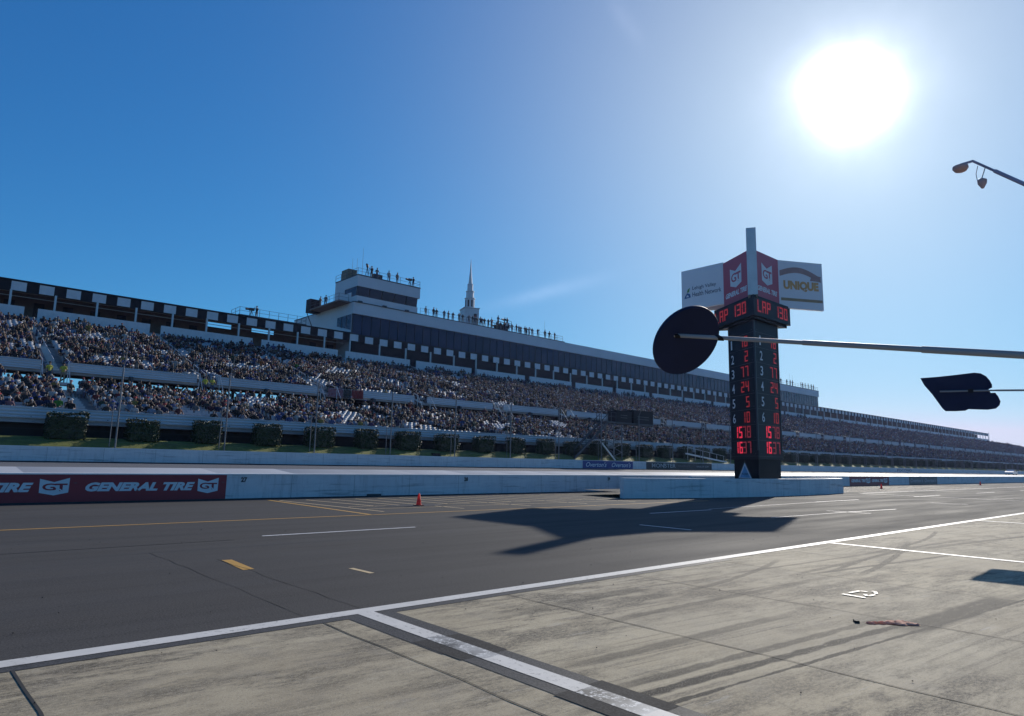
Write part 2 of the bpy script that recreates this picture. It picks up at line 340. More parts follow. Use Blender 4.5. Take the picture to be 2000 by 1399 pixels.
# ------------------------------------------------------------------ mesh builder and tags
def wpos(o):
    p = Vector((0, 0, 0))
    while o is not None: p += o.location; o = o.parent
    return p
class MB:
    def __init__(s): s.v, s.f, s.m, s.sm = [], [], [], []
    def add(s, vs, fs, m=0, smooth=False):
        n = len(s.v); s.v += [tuple(x) for x in vs]
        for f in fs: s.f.append([i + n for i in f]); s.m.append(m); s.sm.append(smooth)
        return s
    def box(s, x0, x1, y0, y1, z0, z1, m=0):
        v = [(x, y, z) for z in (z0, z1) for y in (y0, y1) for x in (x0, x1)]
        return s.add(v, [(0, 2, 3, 1), (4, 5, 7, 6), (0, 1, 5, 4), (2, 6, 7, 3), (0, 4, 6, 2), (1, 3, 7, 5)], m)
    def obox(s, c, u, v, w, m=0):   # centre and three half axes
        c, u, v, w = map(Vector, (c, u, v, w))
        vs = [c + a * u + b * v + d * w for d in (-1, 1) for b in (-1, 1) for a in (-1, 1)]
        fs = [(0, 2, 3, 1), (4, 5, 7, 6), (0, 1, 5, 4), (2, 6, 7, 3), (0, 4, 6, 2), (1, 3, 7, 5)]
        if u.cross(v).dot(w) < 0: fs = [f[::-1] for f in fs]
        return s.add(vs, fs, m)
    def bar(s, p, q, w, h=None, m=0):
        p, q = Vector(p), Vector(q); d = (q - p); h = h or w
        a = Vector((0, 0, 1)) if abs(d.normalized().z) < .95 else Vector((1, 0, 0))
        u = d.cross(a).normalized() * w / 2; v = u.cross(d).normalized() * h / 2
        return s.obox((p + q) / 2, d / 2, u, v, m)
    def tube(s, p, q, r, n=8, r2=None, m=0):
        p, q = Vector(p), Vector(q); d = (q - p).normalized(); r2 = r if r2 is None else r2
        a = Vector((0, 0, 1)) if abs(d.z) < .95 else Vector((1, 0, 0))
        u = d.cross(a).normalized(); v = d.cross(u)
        vs = []
        for c, rr in ((p, r), (q, r2)):
            for i in range(n):
                t = 2 * math.pi * i / n; vs.append(c + (u * math.cos(t) + v * math.sin(t)) * rr)
        fs = [(i, (i + 1) % n, n + (i + 1) % n, n + i) for i in range(n)]
        s.add(vs, fs, m, True); s.add(vs, [tuple(range(n))[::-1], tuple(range(n, 2 * n))], m)
        return s
    def lathe(s, prof, c, n=16, m=0, rot=0., smooth=False):
        vs = [(c[0] + r * math.cos(2 * math.pi * i / n + rot), c[1] + r * math.sin(2 * math.pi * i / n + rot), c[2] + z) for r, z in prof for i in range(n)]
        fs = [(k * n + i, k * n + (i + 1) % n, (k + 1) * n + (i + 1) % n, (k + 1) * n + i) for k in range(len(prof) - 1) for i in range(n)]
        s.add(vs, fs, m, smooth); e = (len(prof) - 1) * n
        return s.add([vs[i] for i in range(n)] + [vs[e + i] for i in range(n)], [tuple(range(n))[::-1], tuple(range(n, 2 * n))], m)
    def prism(s, poly, o, u, v, w, m=0):   # polygon in the (u, v) plane pushed along w
        o, u, v, w = map(Vector, (o, u, v, w)); n = len(poly)
        a = [o + u * x + v * y for x, y in poly]
        if u.cross(v).dot(w) < 0: a = a[::-1]
        b = [p + w for p in a]
        return s.add(a + b, [tuple(range(n))[::-1], tuple(range(n, 2 * n))] + [(i, (i + 1) % n, n + (i + 1) % n, n + i) for i in range(n)], m)
    def quad(s, a, b, c, d, m=0): return s.add((a, b, c, d), [(0, 1, 2, 3)], m)
    def build(s, name, mats, parent=None, loc=None):
        o0 = wpos(parent) + Vector(loc or (0, 0, 0)) if parent is not None else Vector(loc or (0, 0, 0))
        me = bpy.data.meshes.new(name)
        me.from_pydata([(x - o0.x, y - o0.y, z - o0.z) for x, y, z in s.v], [], s.f)
        for k in (mats if isinstance(mats, (list, tuple)) else [mats]): me.materials.append(K[k] if isinstance(k, str) else k)
        me.polygons.foreach_set('material_index', s.m); me.polygons.foreach_set('use_smooth', s.sm); me.update()
        o = bpy.data.objects.new(name, me); COL.objects.link(o)
        if parent is not None: o.parent = parent
        if loc: o.location = loc
        return o
def tag(o, label, cat, group=None):
    o['label'] = label; o['category'] = cat
    if group: o['group'] = group
    return o
def thing(name, loc, label, cat, group=None, rz=0.):
    o = bpy.data.objects.new(name, None); COL.objects.link(o); o.location = loc; o.rotation_euler.z = rz; o.empty_display_size = .3
    return tag(o, label, cat, group)
def struct(name, mb, mats):
    o = mb.build(name, mats); o['kind'] = 'structure'; return o
def copy_tree(o, parent=None):
    c = o.copy(); COL.objects.link(c)
    if parent is not None: c.parent = parent
    for ch in list(o.children): copy_tree(ch, c)
    return c

def glyphs(text, bold=.0, shear=0.):
    """outline lettering turned into flat faces, scaled to a unit box"""
    cu_ = bpy.data.curves.new('lettering', 'FONT'); cu_.body = text; cu_.offset = bold; cu_.shear = shear; cu_.resolution_u = 3; cu_.fill_mode = 'FRONT'
    ob = bpy.data.objects.new('lettering', cu_); COL.objects.link(ob)
    dg = bpy.context.evaluated_depsgraph_get(); me = bpy.data.meshes.new_from_object(ob.evaluated_get(dg))
    vs = [(v.co.x, v.co.y) for v in me.vertices]; fs = [tuple(p.vertices) for p in me.polygons]
    bpy.data.objects.remove(ob); bpy.data.curves.remove(cu_); bpy.data.meshes.remove(me)
    x0, x1 = min(v[0] for v in vs), max(v[0] for v in vs); y0, y1 = min(v[1] for v in vs), max(v[1] for v in vs)
    return [((x - x0) / (x1 - x0), (y - y0) / (y1 - y0)) for x, y in vs], fs
def lettering(mb, text, o, u, v, W, H, n, off=.004, m=0, bold=0., shear=0.):
    o, u, v, n = map(Vector, (o, u, v, n)); vs, fs = glyphs(text, bold, shear)
    P = [o + u * (x * W) + v * (y * H) + n * off for x, y in vs]
    if u.cross(v).dot(n) < 0: fs = [f[::-1] for f in fs]
    mb.add(P, fs, m); return mb
def flat(mb, poly, o, u, v, n, off=.004, m=0):
    o, u, v, n = map(Vector, (o, u, v, n)); P = [o + u * x + v * y + n * off for x, y in poly]
    f = tuple(range(len(P)))
    a = sum(poly[i - 1][0] * poly[i][1] - poly[i][0] * poly[i - 1][1] for i in range(len(poly)))
    if (u.cross(v).dot(n) < 0) != (a < 0): f = f[::-1]
    mb.add(P, [f], m); return mb

# ------------------------------------------------------------------ ground, roads, track, markings
XA, XB = -70., 900.
struct('ground', MB().quad((-2500, -2500, -.30), (4500, -2500, -.30), (4500, 4500, -.30), (-2500, 4500, -.30)), 'ground')
def strip(y0, y1, z0, z1, x0=XA, x1=XB): return MB().quad((x0, y0, z0), (x1, y0, z0), (x1, y1, z1), (x0, y1, z1))
mb = MB().box(XA, XB, -40, 7.1, -.28, 0); struct('stall_pavement', mb, 'concrete')
mb = MB().box(XA, XB, 7.1, 28.45, -.28, 0); struct('pit_road', mb, 'asphalt')
mb = strip(29.02, 41.8, .10, 1.03); struct('track_shoulder', mb, 'slab')
mb = strip(41.8, 50.02, 1.03, 1.17); struct('race_track', mb, 'track')
mb = MB()
xs = [XA + i * 4 for i in range(int((XB - XA) / 4) + 1)]
prof = [(50.46, 2.02), (51.0, 2.28), (51.6, 2.52), (52.4, 2.72), (53.6, 2.8), (55, 2.82), (58, 2.8), (62, 2.9)]
vs = [(x, y + random.uniform(-.05, .05), z + random.uniform(-.04, .04)) for x in xs for y, z in prof]
n = len(prof)
mb.add(vs, [(i * n + j, (i + 1) * n + j, (i + 1) * n + j + 1, i * n + j + 1) for i in range(len(xs) - 1) for j in range(n - 1)], 0, True)
struct('grass_bank', mb, 'grass')
# white edge line of the stalls, sealed band under it, stall lines
def rect(x0, x1, y0, y1, z): return MB().quad((x0, y0, z), (x1, y0, z), (x1, y1, z), (x0, y1, z))
mb = rect(XA, 12, 6.93, 7.16, .004)
def tarband(xc):
    for k, (ya, yb, w) in enumerate(((5.2, 6.93, .30), (3.2, 5.2, .26), (-3, 3.2, .28))): mb.quad((xc - w, ya, .004), (xc + w, ya, .004), (xc + w, yb, .004), (xc - w, yb, .004))
tarband(4.19); tarband(-8.3)
struct('sealed_band', mb, 'tar')
struct('stall_edge_line', rect(XA, XB, 7.08, 7.30, .008), 'paintw')
for k, xc in enumerate((-8.3, 4.19, 16.68, 29.17, 41.6, 54.1)):
    if k != 1: struct('stall_line', rect(xc - .105, xc + .105, -3, 7.08, .008), 'paintw')
mb = MB()
for ya, yb, m_ in ((5.75, 7.08, 0), (4.85, 5.75, 1), (3.75, 4.85, 0), (3.1, 3.75, 1), (2.2, 3.1, 0), (-3, 2.2, 1)):
    mb.quad((4.085, ya, .008), (4.295, ya, .008), (4.295, yb, .008), (4.085, yb, .008), m_)
struct('stall_line', mb, ['paintw', 'paintgone'])
mb = MB()
for ya, yb in ((4.95, 5.7), (3.05, 3.8)): mb.quad((4.19 - .28, ya, .006), (4.19 + .28, ya, .006), (4.19 + .28, yb, .006), (4.19 - .28, yb, .006))
struct('dark_sealed_patch', mb, 'tardark')
mb = MB()
for k in range(-2, 24):   # slab joints
    x = .9 + 2.68 * k
    pts = [(x + random.uniform(-.02, .02), 6.95 - j * .6) for j in range(17)]
    for a, b in zip(pts, pts[1:]):
        w = .006 + random.random() * .004 if k else .007 + random.random() * .006
        mb.quad((b[0] - w, b[1], .006), (b[0] + w, b[1], .006), (a[0] + w, a[1], .006), (a[0] - w, a[1], .006))
for xx, ya, yb in ((4.27, 7.32, 12.2), (3.58, 7.32, 13.6), (9.5, 7.4, 10), (15.1, 7.4, 9)):
    pts = [(xx + random.uniform(-.03, .03), ya + (yb - ya) * j / 12) for j in range(13)]
    for a, b in zip(pts, pts[1:]):
        w = .003 + random.random() * .004
        mb.quad((a[0] - w, a[1], .006), (a[0] + w, a[1], .006), (b[0] + w, b[1], .006), (b[0] - w, b[1], .006))
yj = 14.9
pts = [(-20 + j * 1.5, 14.75 + .012 * (-20 + j * 1.5) + random.uniform(-.04, .04)) for j in range(18)]
for a, b in zip(pts, pts[1:]): mb.quad((a[0], a[1] - .02, .006), (b[0], b[1] - .02, .006), (b[0], b[1] + .02, .006), (a[0], a[1] + .02, .006))
struct('pavement_joints', mb, 'crack')
# pit road paint
struct('yellow_lane_line', rect(XA, 31, 19.15, 19.28, .004), 'painty')
mb = MB()
def seg(a, b, w, z=.004):
    a, b = Vector((*a, z)), Vector((*b, z)); d = (b - a).normalized(); p = Vector((-d.y, d.x, 0)) * w / 2
    mb.quad(a - p, b - p, b + p, a + p)
seg((11.5, 27.6), (11.4, 19.2), .16)
struct('yellow_zone_line', mb, 'painty')
mb = MB()
for k in range(22):
    x = 12.1 + k * 1.15
    if x + 1 > 29.5: yb_ = 22.6
    seg((x - .3, 27.2), (x + .35, 22.6 if k % 3 else 20.2), .11)
for k in range(24):
    x = 53 + k * 1.5; seg((x, 27.8), (x + 2.2, 20.9), .10)
for y in (21.2, 22.5): seg((12.5, y + .25), (28, y), .08)
struct('hatched_zone', mb, 'paintpale')
mb = MB()
for x in (6.25, 20.6, 36.1, 50.9, 65.7, 80.5, 95.3, 110): seg((x, 15.2 if x < 30 else 15.95), (x + (4.1 if x < 30 else 5.6), 15.2 if x < 30 else 15.98), .10)
for x in (16.43, 29.2, 42.5, 55.5, 68.5): seg((x, 10.75), (x, 12.5), .10)
seg((29.4, 11.65), (33.6, 11.3), .08); seg((23, 11.8), (29.4, 11.65), .05); seg((25, 15.5), (36.1, 15.9), .05)
seg((52.06, 19.85), (52.12, 6), .13); seg((53, 20.05), (120, 20.3), .12)
struct('white_lane_lines', mb, 'paintfresh')
mb = MB().quad((4.19, 10.83, .004), (4.37, 10.84, .004), (4.44, 12.02, .004), (4.27, 12.04, .004)); struct('yellow_marker', mb, 'painty')
mb = MB().quad((5.62, 9.45, .004), (5.71, 9.45, .004), (5.68, 10.06, .004), (5.59, 10.06, .004)); struct('faded_marker', mb, 'paintpale')
mb = MB()
mb.quad((10.02, 3.84, .012), (10.09, 3.84, .012), (10.12, 4.16, .012), (10.05, 4.16, .012))
for a, b in (((10.26, 4.13), (10.55, 4.10)), ((10.55, 4.10), (10.56, 4.0)), ((10.24, 3.86), (10.42, 3.85)), ((10.22, 3.88), (10.33, 3.95)), ((10.5, 3.86), (10.68, 3.94)), ((10.66, 3.94), (10.68, 3.98))):
    seg(a, b, .05, .012)
struct('stall_number', mb, 'paintw')

# ------------------------------------------------------------------ writing that repeats
SHIELD = [(-.5, .5), (-.02, .30), (.5, .56), (.49, -.34), (.0, -.5), (-.49, -.34)]
def gt_shield(parent, o, u, v, n, w, h, name='shield_emblem', red='redpanel', white='white', off=.006):
    o, u, v, n = map(Vector, (o, u, v, n))
    mb = MB(); flat(mb, [(x * w, y * h) for x, y in SHIELD], o, u, v, n, off, 0)
    lettering(mb, 'G', o - u * .40 * w - v * .20 * h, u, v, .46 * w, .42 * h, n, off + .004, 1, .02)
    lettering(mb, 'T', o + u * .02 * w - v * .24 * h, u, v, .42 * w, .45 * h, n, off + .006, 1, .03)
    flat(mb, [(-.03 * w, .04 * h), (.00 * w, .10 * h), (.34 * w, -.26 * h), (.28 * w, -.28 * h)], o, u, v, n, off + .009, 0)
    return mb.build(name, [white, red], parent)

# ------------------------------------------------------------------ pit wall
YW = 28.45
pw = thing('pit_wall', (20, YW, 0), 'long low white concrete wall with black stall numbers and sponsor banners, between pit road and track', 'wall')
mb = MB().box(XA, XB, YW, YW + .55, .0, 1.0); mb.build('wall_body', 'wall', pw)
MB().box(XA, XB, YW - .02, YW + .57, 1.0, 1.045).build('wall_cap', 'walltop', pw)
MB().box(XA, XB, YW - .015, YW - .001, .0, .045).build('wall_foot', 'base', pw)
MB().box(16.55, 17.3, YW - .06, YW - .016, .0, .13).build('drain_grate', 'darksteel', pw)
def general_banner(parent, x0, x1, y, z0, z1, sets):
    MB().box(x0, x1, y - .012, y - .001, z0, z1).build('red_banner', 'red', parent)
    for a, b, c, d in sets:
        t = MB(); lettering(t, 'GENERAL TIRE', (a, y - .012, z0 + (z1 - z0) * .37), (1, 0, 0), (0, 0, 1), b - a, (z1 - z0) * .34, (0, -1, 0), .005, 0, .055, .3); t.build('banner_lettering', 'white', parent)
        gt_shield(parent, ((c + d) / 2, y - .012, z0 + (z1 - z0) * .545), (1, 0, 0), (0, 0, 1), (0, -1, 0), d - c, (z1 - z0) * .60, red='red')
        t = MB(); lettering(t, 'TM', (d + .12, y - .012, z0 + (z1 - z0) * .66), (1, 0, 0), (0, 0, 1), .11, .05, (0, -1, 0), .005); t.build('trademark_lettering', 'dimtext', parent)
general_banner(pw, -1.0, 10.04, YW, .047, .998, [(5.10, 8.82, 8.93, 9.72), (-.35, 3.55, 3.72, 4.6)])
general_banner(pw, 72.2, 83.0, YW, .047, .998, [(72.6, 76.4, 76.5, 77.6), (78.0, 81.4, 81.5, 82.5)])
MB().box(89.5, 99.8, YW - .012, YW - .001, .047, .998).build('slate_banner', K['dimtext'], pw)
for a in (90.0, 95.0):
    t = MB(); lettering(t, "Overton's", (a, YW - .012, .3), (1, 0, 0), (0, 0, 1), 4.4, .5, (0, -1, 0), .005, 0, .01, .2); t.build('banner_lettering', 'greytext', pw)
for k, num in enumerate(range(26, 41)):
    x = 10.62 + 11.72 * (num - 27)
    if num == 26 or 70 < x < 84 or 88 < x < 100: continue
    t = MB(); lettering(t, str(num), (x, YW, .70), (1, 0, 0), (0, 0, 1), .26, .21, (0, -1, 0), .006, 0, .05); t.build('stall_numeral', 'blackvinyl', pw)

# ------------------------------------------------------------------ track wall with sponsor banners
Y2 = 50.0
tw = thing('track_wall', (50, Y2, 1.1), 'white outer track wall with blue and black sponsor banners below the catch fence', 'wall')
MB().box(XA, XB, Y2, Y2 + .45, 1.0, 2.1).build('wall_body', 'wall', tw)
MB().box(XA, XB, Y2 - .015, Y2 + .465, 2.1, 2.14).build('wall_cap', 'walltop', tw)
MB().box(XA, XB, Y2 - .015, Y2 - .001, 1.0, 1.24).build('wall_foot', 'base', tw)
MB().box(55.67, 64.5, Y2 - .02, Y2 - .001, 1.25, 2.09).build('blue_banner', 'navy', tw)
for a in (56.2, 60.6):
    t = MB(); lettering(t, "Overton's", (a, Y2 - .02, 1.42), (1, 0, 0), (0, 0, 1), 3.5, .52, (0, -1, 0), .006, 0, .008, .35); t.build('banner_lettering', 'white', tw)
MB().box(67.1, 81.6, Y2 - .02, Y2 - .001, 1.25, 2.09).build('black_banner', 'blackvinyl', tw)
t = MB(); lettering(t, "MONSTER", (68.2, Y2 - .02, 1.45), (1, 0, 0), (0, 0, 1), 5.0, .5, (0, -1, 0), .006, 0, .01)
flat(t, [(0, .0), (.12, -.08), (.2, .62), (.08, .66)], (70.6, Y2 - .02, 1.42), (1, 0, 0), (0, 0, 1), (0, -1, 0), .012); t.build('banner_lettering', 'greytext', tw)
t = MB(); lettering(t, "ENERGY", (73.8, Y2 - .02, 1.58), (1, 0, 0), (0, 0, 1), 2.7, .2, (0, -1, 0), .006); t.build('banner_lettering', 'dimtext', tw)
t = MB(); lettering(t, "NASCAR CUP", (78.0, Y2 - .02, 1.55), (1, 0, 0), (0, 0, 1), 2.8, .2, (0, -1, 0), .006); t.build('banner_lettering', 'greytext', tw)
t = MB(); lettering(t, "POCONO", (150.8, Y2 - .001, 1.45), (1, 0, 0), (0, 0, 1), 8.5, .5, (0, -1, 0), .006, 0, .03); t.build('wall_lettering', 'navytext', tw)

# ------------------------------------------------------------------ catch fence
cfn = thing('catch_fence', (45, 50.7, 2.1), 'tall wire catch fence on thin steel posts along the outer track wall', 'fence')
fx = [3.5 + 7.02 * k for k in range(82)]
for k, x in enumerate(fx):
    MB().tube((x, 50.72, 1.9), (x, 50.72, 7.6), .055, 8).tube((x, 50.72, 7.6), (x, 50.05, 8.9), .035, 6).tube((x - .32, 50.9, 1.9), (x - .32, 50.9, 5.2), .03, 6).build('fence_post', 'steel', cfn)
mb = MB()
for z in (2.5, 3.2, 3.9, 4.6, 5.3, 6.0, 6.7, 7.4): mb.bar((XA, 50.64, z), (XB, 50.64, z), .011)
mb.bar((XA, 50.05, 8.9), (XB, 50.05, 8.9), .011); mb.build('fence_cables', 'darksteel', cfn)

# ------------------------------------------------------------------ hedges in front of the stand
def hedge_mesh(seed):
    r = random.Random(seed); mb = MB()
    W, D, H = r.uniform(.88, 1.08), .62, r.uniform(1.66, 1.84)
    mb.box(-W * .88, W * .88, -D * .84, D * .84, .1, H * .88, 1)
    bl = [(r.uniform(-W, W), r.uniform(.2, H), r.uniform(.2, .5), r.uniform(-.10, .12)) for _ in range(12)]
    for i in range(2600):
        x, y, z = r.uniform(-W, W), r.uniform(-D, D), r.uniform(0.02, H)
        ax = r.randrange(4)
        if ax == 0: y = -D + abs(r.gauss(0, .05)) - .02
        elif ax == 1: z = H - abs(r.gauss(0, .06)) + .03
        elif ax == 2: x = (W if r.random() < .5 else -W) + r.gauss(0, .03)
        else: y = D - abs(r.gauss(0, .05))
        s_ = r.uniform(.035, .085); a = Vector((r.gauss(0, 1), r.gauss(0, 1), r.gauss(0, 1))).normalized(); b = a.orthogonal().normalized() * s_; c = a.cross(b).normalized() * s_ * .6
        q_ = sum(a_ * math.exp(-((x - bx_) ** 2 + (z - bz_) ** 2) / s2_ ** 2) for bx_, bz_, s2_, a_ in bl)
        p = Vector((x * (1 + q_ * .5), y * (1 + q_), z * (1 + q_ * .5 * (z / H)))) + (Vector((0, 0, r.uniform(0, .14))) if z > H * .97 and r.random() < .2 else Vector()); mb.add((p - b, p - c, p + b, p + c), [(0, 1, 2, 3)], 0)
    return mb
hm = []
for sd in range(6):
    o = hedge_mesh(sd).build('hedge', ['leaf', K['leaf']]); hm.append(o.data); COL.objects.unlink(o); bpy.data.objects.remove(o)
hx = [7.92 + 4.43 * k for k in range(-1, 74)]
ORD = ['first', 'second', 'third', 'fourth', 'fifth', 'sixth', 'seventh', 'eighth', 'ninth', 'tenth', 'eleventh', 'twelfth', 'thirteenth', 'fourteenth', 'fifteenth', 'sixteenth', 'seventeenth', 'eighteenth', 'nineteenth', 'twentieth']
TENS = {2: ('twenty', 'twentieth'), 3: ('thirty', 'thirtieth'), 4: ('forty', 'fortieth'), 5: ('fifty', 'fiftieth'), 6: ('sixty', 'sixtieth'), 7: ('seventy', 'seventieth'), 8: ('eighty', 'eightieth')}
def ordw(i):   # 1-based
    if i <= 20: return ORD[i - 1]
    t, u = divmod(i, 10)
    return TENS[t][1] if u == 0 else TENS[t][0] + '-' + ORD[u - 1]
for k, x in enumerate(hx):
    if x < 5: continue
    o = bpy.data.objects.new('hedge', hm[(k * 5 + k // 4) % 6]); COL.objects.link(o); o.location = (x + random.uniform(-.12, .12), 52.40, 2.60); o.scale = (random.uniform(.92, 1.08), 1, random.uniform(.86, .95))
    tag(o, f'clipped dark green hedge block, {ordw(k)} from the left along the grandstand foot', 'hedge', 'clipped hedges along the grass bank')

# ------------------------------------------------------------------ grandstand
GX0, GX1, CX1 = -24., 560., 426.
gs = thing('grandstand', (60, 58, 3), 'huge two tier grandstand with checkered canopy front running along the track', 'grandstand')
AIS = [9.4 + 13.2 * k for k in range(-2, 42)]
LR, UR = 13, 25
def lrow(i): return 54.5 + .85 * i, 3.98 + .224 * i
def urow(j): return 72.6 + .85 * j, 9.15 + .288 * j
def steps(row, n, x0, x1, thick, d=.85):
    mb = MB(); pts = []
    for i in range(n):
        y, z = row(i); pts += [(y - d / 2, z), (y + d / 2, z)]
    under = [(y, z - thick) for y, z in pts]
    poly = pts + under[::-1]; m = len(poly)
    vs = [(x0, y, z) for y, z in poly] + [(x1, y, z) for y, z in poly]
    mb.add(vs, [(i, (i + 1) % m, m + (i + 1) % m, m + i) for i in range(m)][::1])
    k = len(pts)
    for b, fl in ((0, 0), (m, 1)):
        for i in range(k - 1):
            f = (b + i, b + i + 1, b + m - 2 - i, b + m - 1 - i); mb.add([], []); mb.f.append(list(f if fl else f[::-1])); mb.m.append(0); mb.sm.append(False)
    return mb
steps(lrow, LR, GX0, GX1, .30).build('lower_deck', 'deck', gs)
steps(urow, UR, GX0, CX1, .32).build('upper_deck', 'deck', gs)
mb = MB()   # the open end: the upper rows step down beyond the canopy
for j in range(UR):
    y, z = urow(j); mb.box(CX1 + .01, GX1 - j * 4.2, y - .424, y + .424, z - .3, z - .002)
mb.build('upper_deck_end', 'deck', gs)
# stairs in the aisles
for k, x in enumerate(AIS[:16]):
    for nm_, row, n in (('lower_stairway', lrow, LR), ('upper_stairway', urow, UR)):
        mb = MB()
        for i in range(n):
            y, z = row(i); mb.box(x - .45, x + .45, y - .43, y, z, z + .12); mb.box(x - .45, x + .45, y - .436, y - .43, z - .06, z + .12, 1)
        mb.build(nm_, ['deck', 'silver'], gs)
    mb = MB()
    for i in range(0, UR - 1, 3):
        (y, z), (y2, z2) = urow(i), urow(i + 2); mb.bar((x, y, z + .95), (x, y2, z2 + .95), .05); mb.bar((x, y, z + .1), (x, y, z + .95), .05); mb.bar((x, y2, z2 + .1), (x, y2, z2 + .95), .05)
    for sx in (-1.0, 1.0):
        mb.bar((x + sx, 71.2, 8.0), (x + sx, 71.2, 9.9), .05); mb.bar((x + sx, 71.2, 9.9), (x + sx, 74, 10.6), .05); mb.bar((x + sx, 68.8, 6.8), (x + sx, 71.2, 9.9), .05)
    mb.build('handrail', 'silver', gs)
# boards: front of lower tier, front of upper tier, wall under the canopy
MB().box(GX0, GX1, 53.93, 54.05, 3.96, 4.71).build('lower_front_board', 'fascia', gs)
MB().box(GX0, GX1, 55.0, 55.1, 2.2, 3.85).build('underdeck_shade_sheet', 'darkopen', gs)  # near-black sheet added to stand for the shade under the deck
for k, x in enumerate(AIS[:-1]):
    a, b = x + 1.0, min(AIS[k + 1] - 1.0, GX1)
    if a >= GX1: break
    MB().box(a, b, 71.88, 72.0, 9.05, 9.9).build('upper_front_board', 'fascia', gs)
    if b < CX1: MB().box(a - .35, b + .35, 94.0, 94.15, 16.35, 18.33).build('concourse_wall', 'parapet', gs)
# steelwork under the upper tier, sky shows between it
mb = MB()
x = GX0
while x < 240:
    mb.bar((x, 71.6, 4), (x, 71.6, 9.0), .28); mb.bar((x, 82, 3), (x, 82, 12.4), .3); mb.bar((x, 93.5, 3), (x, 93.5, 17), .32)
    mb.bar((x, 71.6, 8.75), (x, 94, 16.6), .3, .5)
    mb.bar((x, 82, 8.0), (x + 3.3, 82, 12.4), .16); mb.bar((x + 6.6, 82, 8.0), (x + 3.3, 82, 12.4), .16)
    mb.bar((x, 76, 7.2), (x + 3.3, 76, 10.0), .13); mb.bar((x + 6.6, 76, 7.2), (x + 3.3, 76, 10.0), .13)
    mb.bar((x, 82, 8.6), (x, 93.5, 15.5), .16); x += 6.6
for y, z in ((76, 9.9), (82, 12.3), (88, 14.4), (82, 9.6), (93.5, 11.6)): mb.bar((GX0, y, z), (240, y, z), .2, .35)
mb.box(GX0, 5.5, 94.6, 94.9, 4, 16.6); mb.box(14.2, 16.2, 80, 80.2, 4, 11); mb.box(41.5, GX1, 96.4, 96.6, 4, 16.6)
mb.build('support_steelwork', 'darksteel', gs)
# concourse: floor, back wall, canopy board with white panels, posts
MB().box(GX0, CX1, 94.16, 103, 16.95, 17.25).build('concourse_floor', 'deck', gs)
for a, b in ((GX0, 31.0), (41.0, 51.6), (222.5, CX1)):
    MB().box(a, b, 101, 101.2, 17.26, 21.2).build('back_wall', 'darkwall', gs)
MB().box(31.0, 34.5, 101, 101.2, 17.26, 20.4).box(34.5, 37.5, 101, 101.2, 17.26, 21.2).box(37.5, 41.0, 101, 101.2, 17.26, 20.5).build('back_wall', 'darkwall', gs)
x = -8.
while x < 50:
    if not 30 < x < 41: MB().box(x, x + 1.1, 100.95, 100.99, 17.3, 20.2).build('doorway', 'darkopen', gs)
    x += 3.05
for a, b in ((GX0, 51.6), (222.5, CX1)):
    MB().box(a, b, 95.75, 103.5, 21.55, 21.75).build('canopy_roof', 'blackfascia', gs)
MB().box(GX0, CX1, 95.86, 95.98, 20.35, 21.55).build('canopy_board', 'blackfascia', gs)
MB().bar((GX0, 97.5, 20.1), (51, 97.5, 20.1), .07).build('canopy_conduit', 'silver', gs)
pk = [8.12 + 2.74 * k for k in range(-6, 153)]
rest = MB()
for k, x in enumerate(pk):
    if not (GX0 < x < CX1 - 1): continue
    dz = 0 if x < 52 or x > 222 else -.12
    q = MB() if k < 100 else rest
    q.box(x - .74, x + .74, 95.80, 95.855, 20.44 + dz, 21.52 + dz)
    if k < 100: q.build('white_panel', 'parapet', gs)
o = rest.build('white_panels', 'parapet', gs); o['kind'] = 'stuff'
px_ = [7.4 + 4.36 * k for k in range(-6, 11)] + [56.4 + 5.09 * k for k in range(0, 73)]
for x in px_:
    if x < CX1: MB().box(x - .11, x + .11, 95.2, 95.42, 17.26, 20.4).build('canopy_post', 'silver', gs)
MB().box(CX1 - .2, CX1 + .05, 95.4, 103, 17.3, 17.6).bar((CX1, 95.6, 17.3), (CX1, 95.6, 22.4), .15).build('end_post', 'silver', gs)
# flags hung on the upper front board
for nm, a, b, k in (('striped_flag', 36.0, 37.9, 'flagviolet'), ('black_flag', 37.95, 39.0, 'blackvinyl'), ('red_flag', 39.05, 40.6, 'flagred')):
    f = MB(); n = 8
    vs = [(a + (b - a) * i / n, 71.80 - .05 * (1 + math.sin(i * 2.1)), z) for z in (8.85, 9.85) for i in range(n + 1)]
    f.add(vs, [(i, i + 1, n + 2 + i, n + 1 + i) for i in range(n)])
    vs2 = [(x_, y_ + .012, z_) for x_, y_, z_ in vs]; f.add(vs2, [(n + 1 + i, n + 2 + i, i + 1, i) for i in range(n)])
    if nm == 'striped_flag':
        for q in range(6):
            z0 = 8.88 + q * .16
            vs = [(a + (b - a) * i / n, 71.792 - .05 * (1 + math.sin(i * 2.1)), z) for z in (z0, z0 + .07) for i in range(n + 1)]
            f.add(vs, [(i, i + 1, n + 2 + i, n + 1 + i) for i in range(n)], 1)
    if nm == 'black_flag': f.lathe([(.0, 0), (.22, .0)], (38.47, 71.70, 9.3), 12, 1)
    o = f.build(nm, [k, 'flagred' if nm == 'striped_flag' else 'greytext'])
    tag(o, {'striped_flag': 'red and white striped flag hung on the upper tier front board', 'black_flag': 'black flag hung between the striped and the red flag', 'red_flag': 'plain red flag hung right of the black flag on the stand'}[nm], 'flag', 'flags hung on the stand')

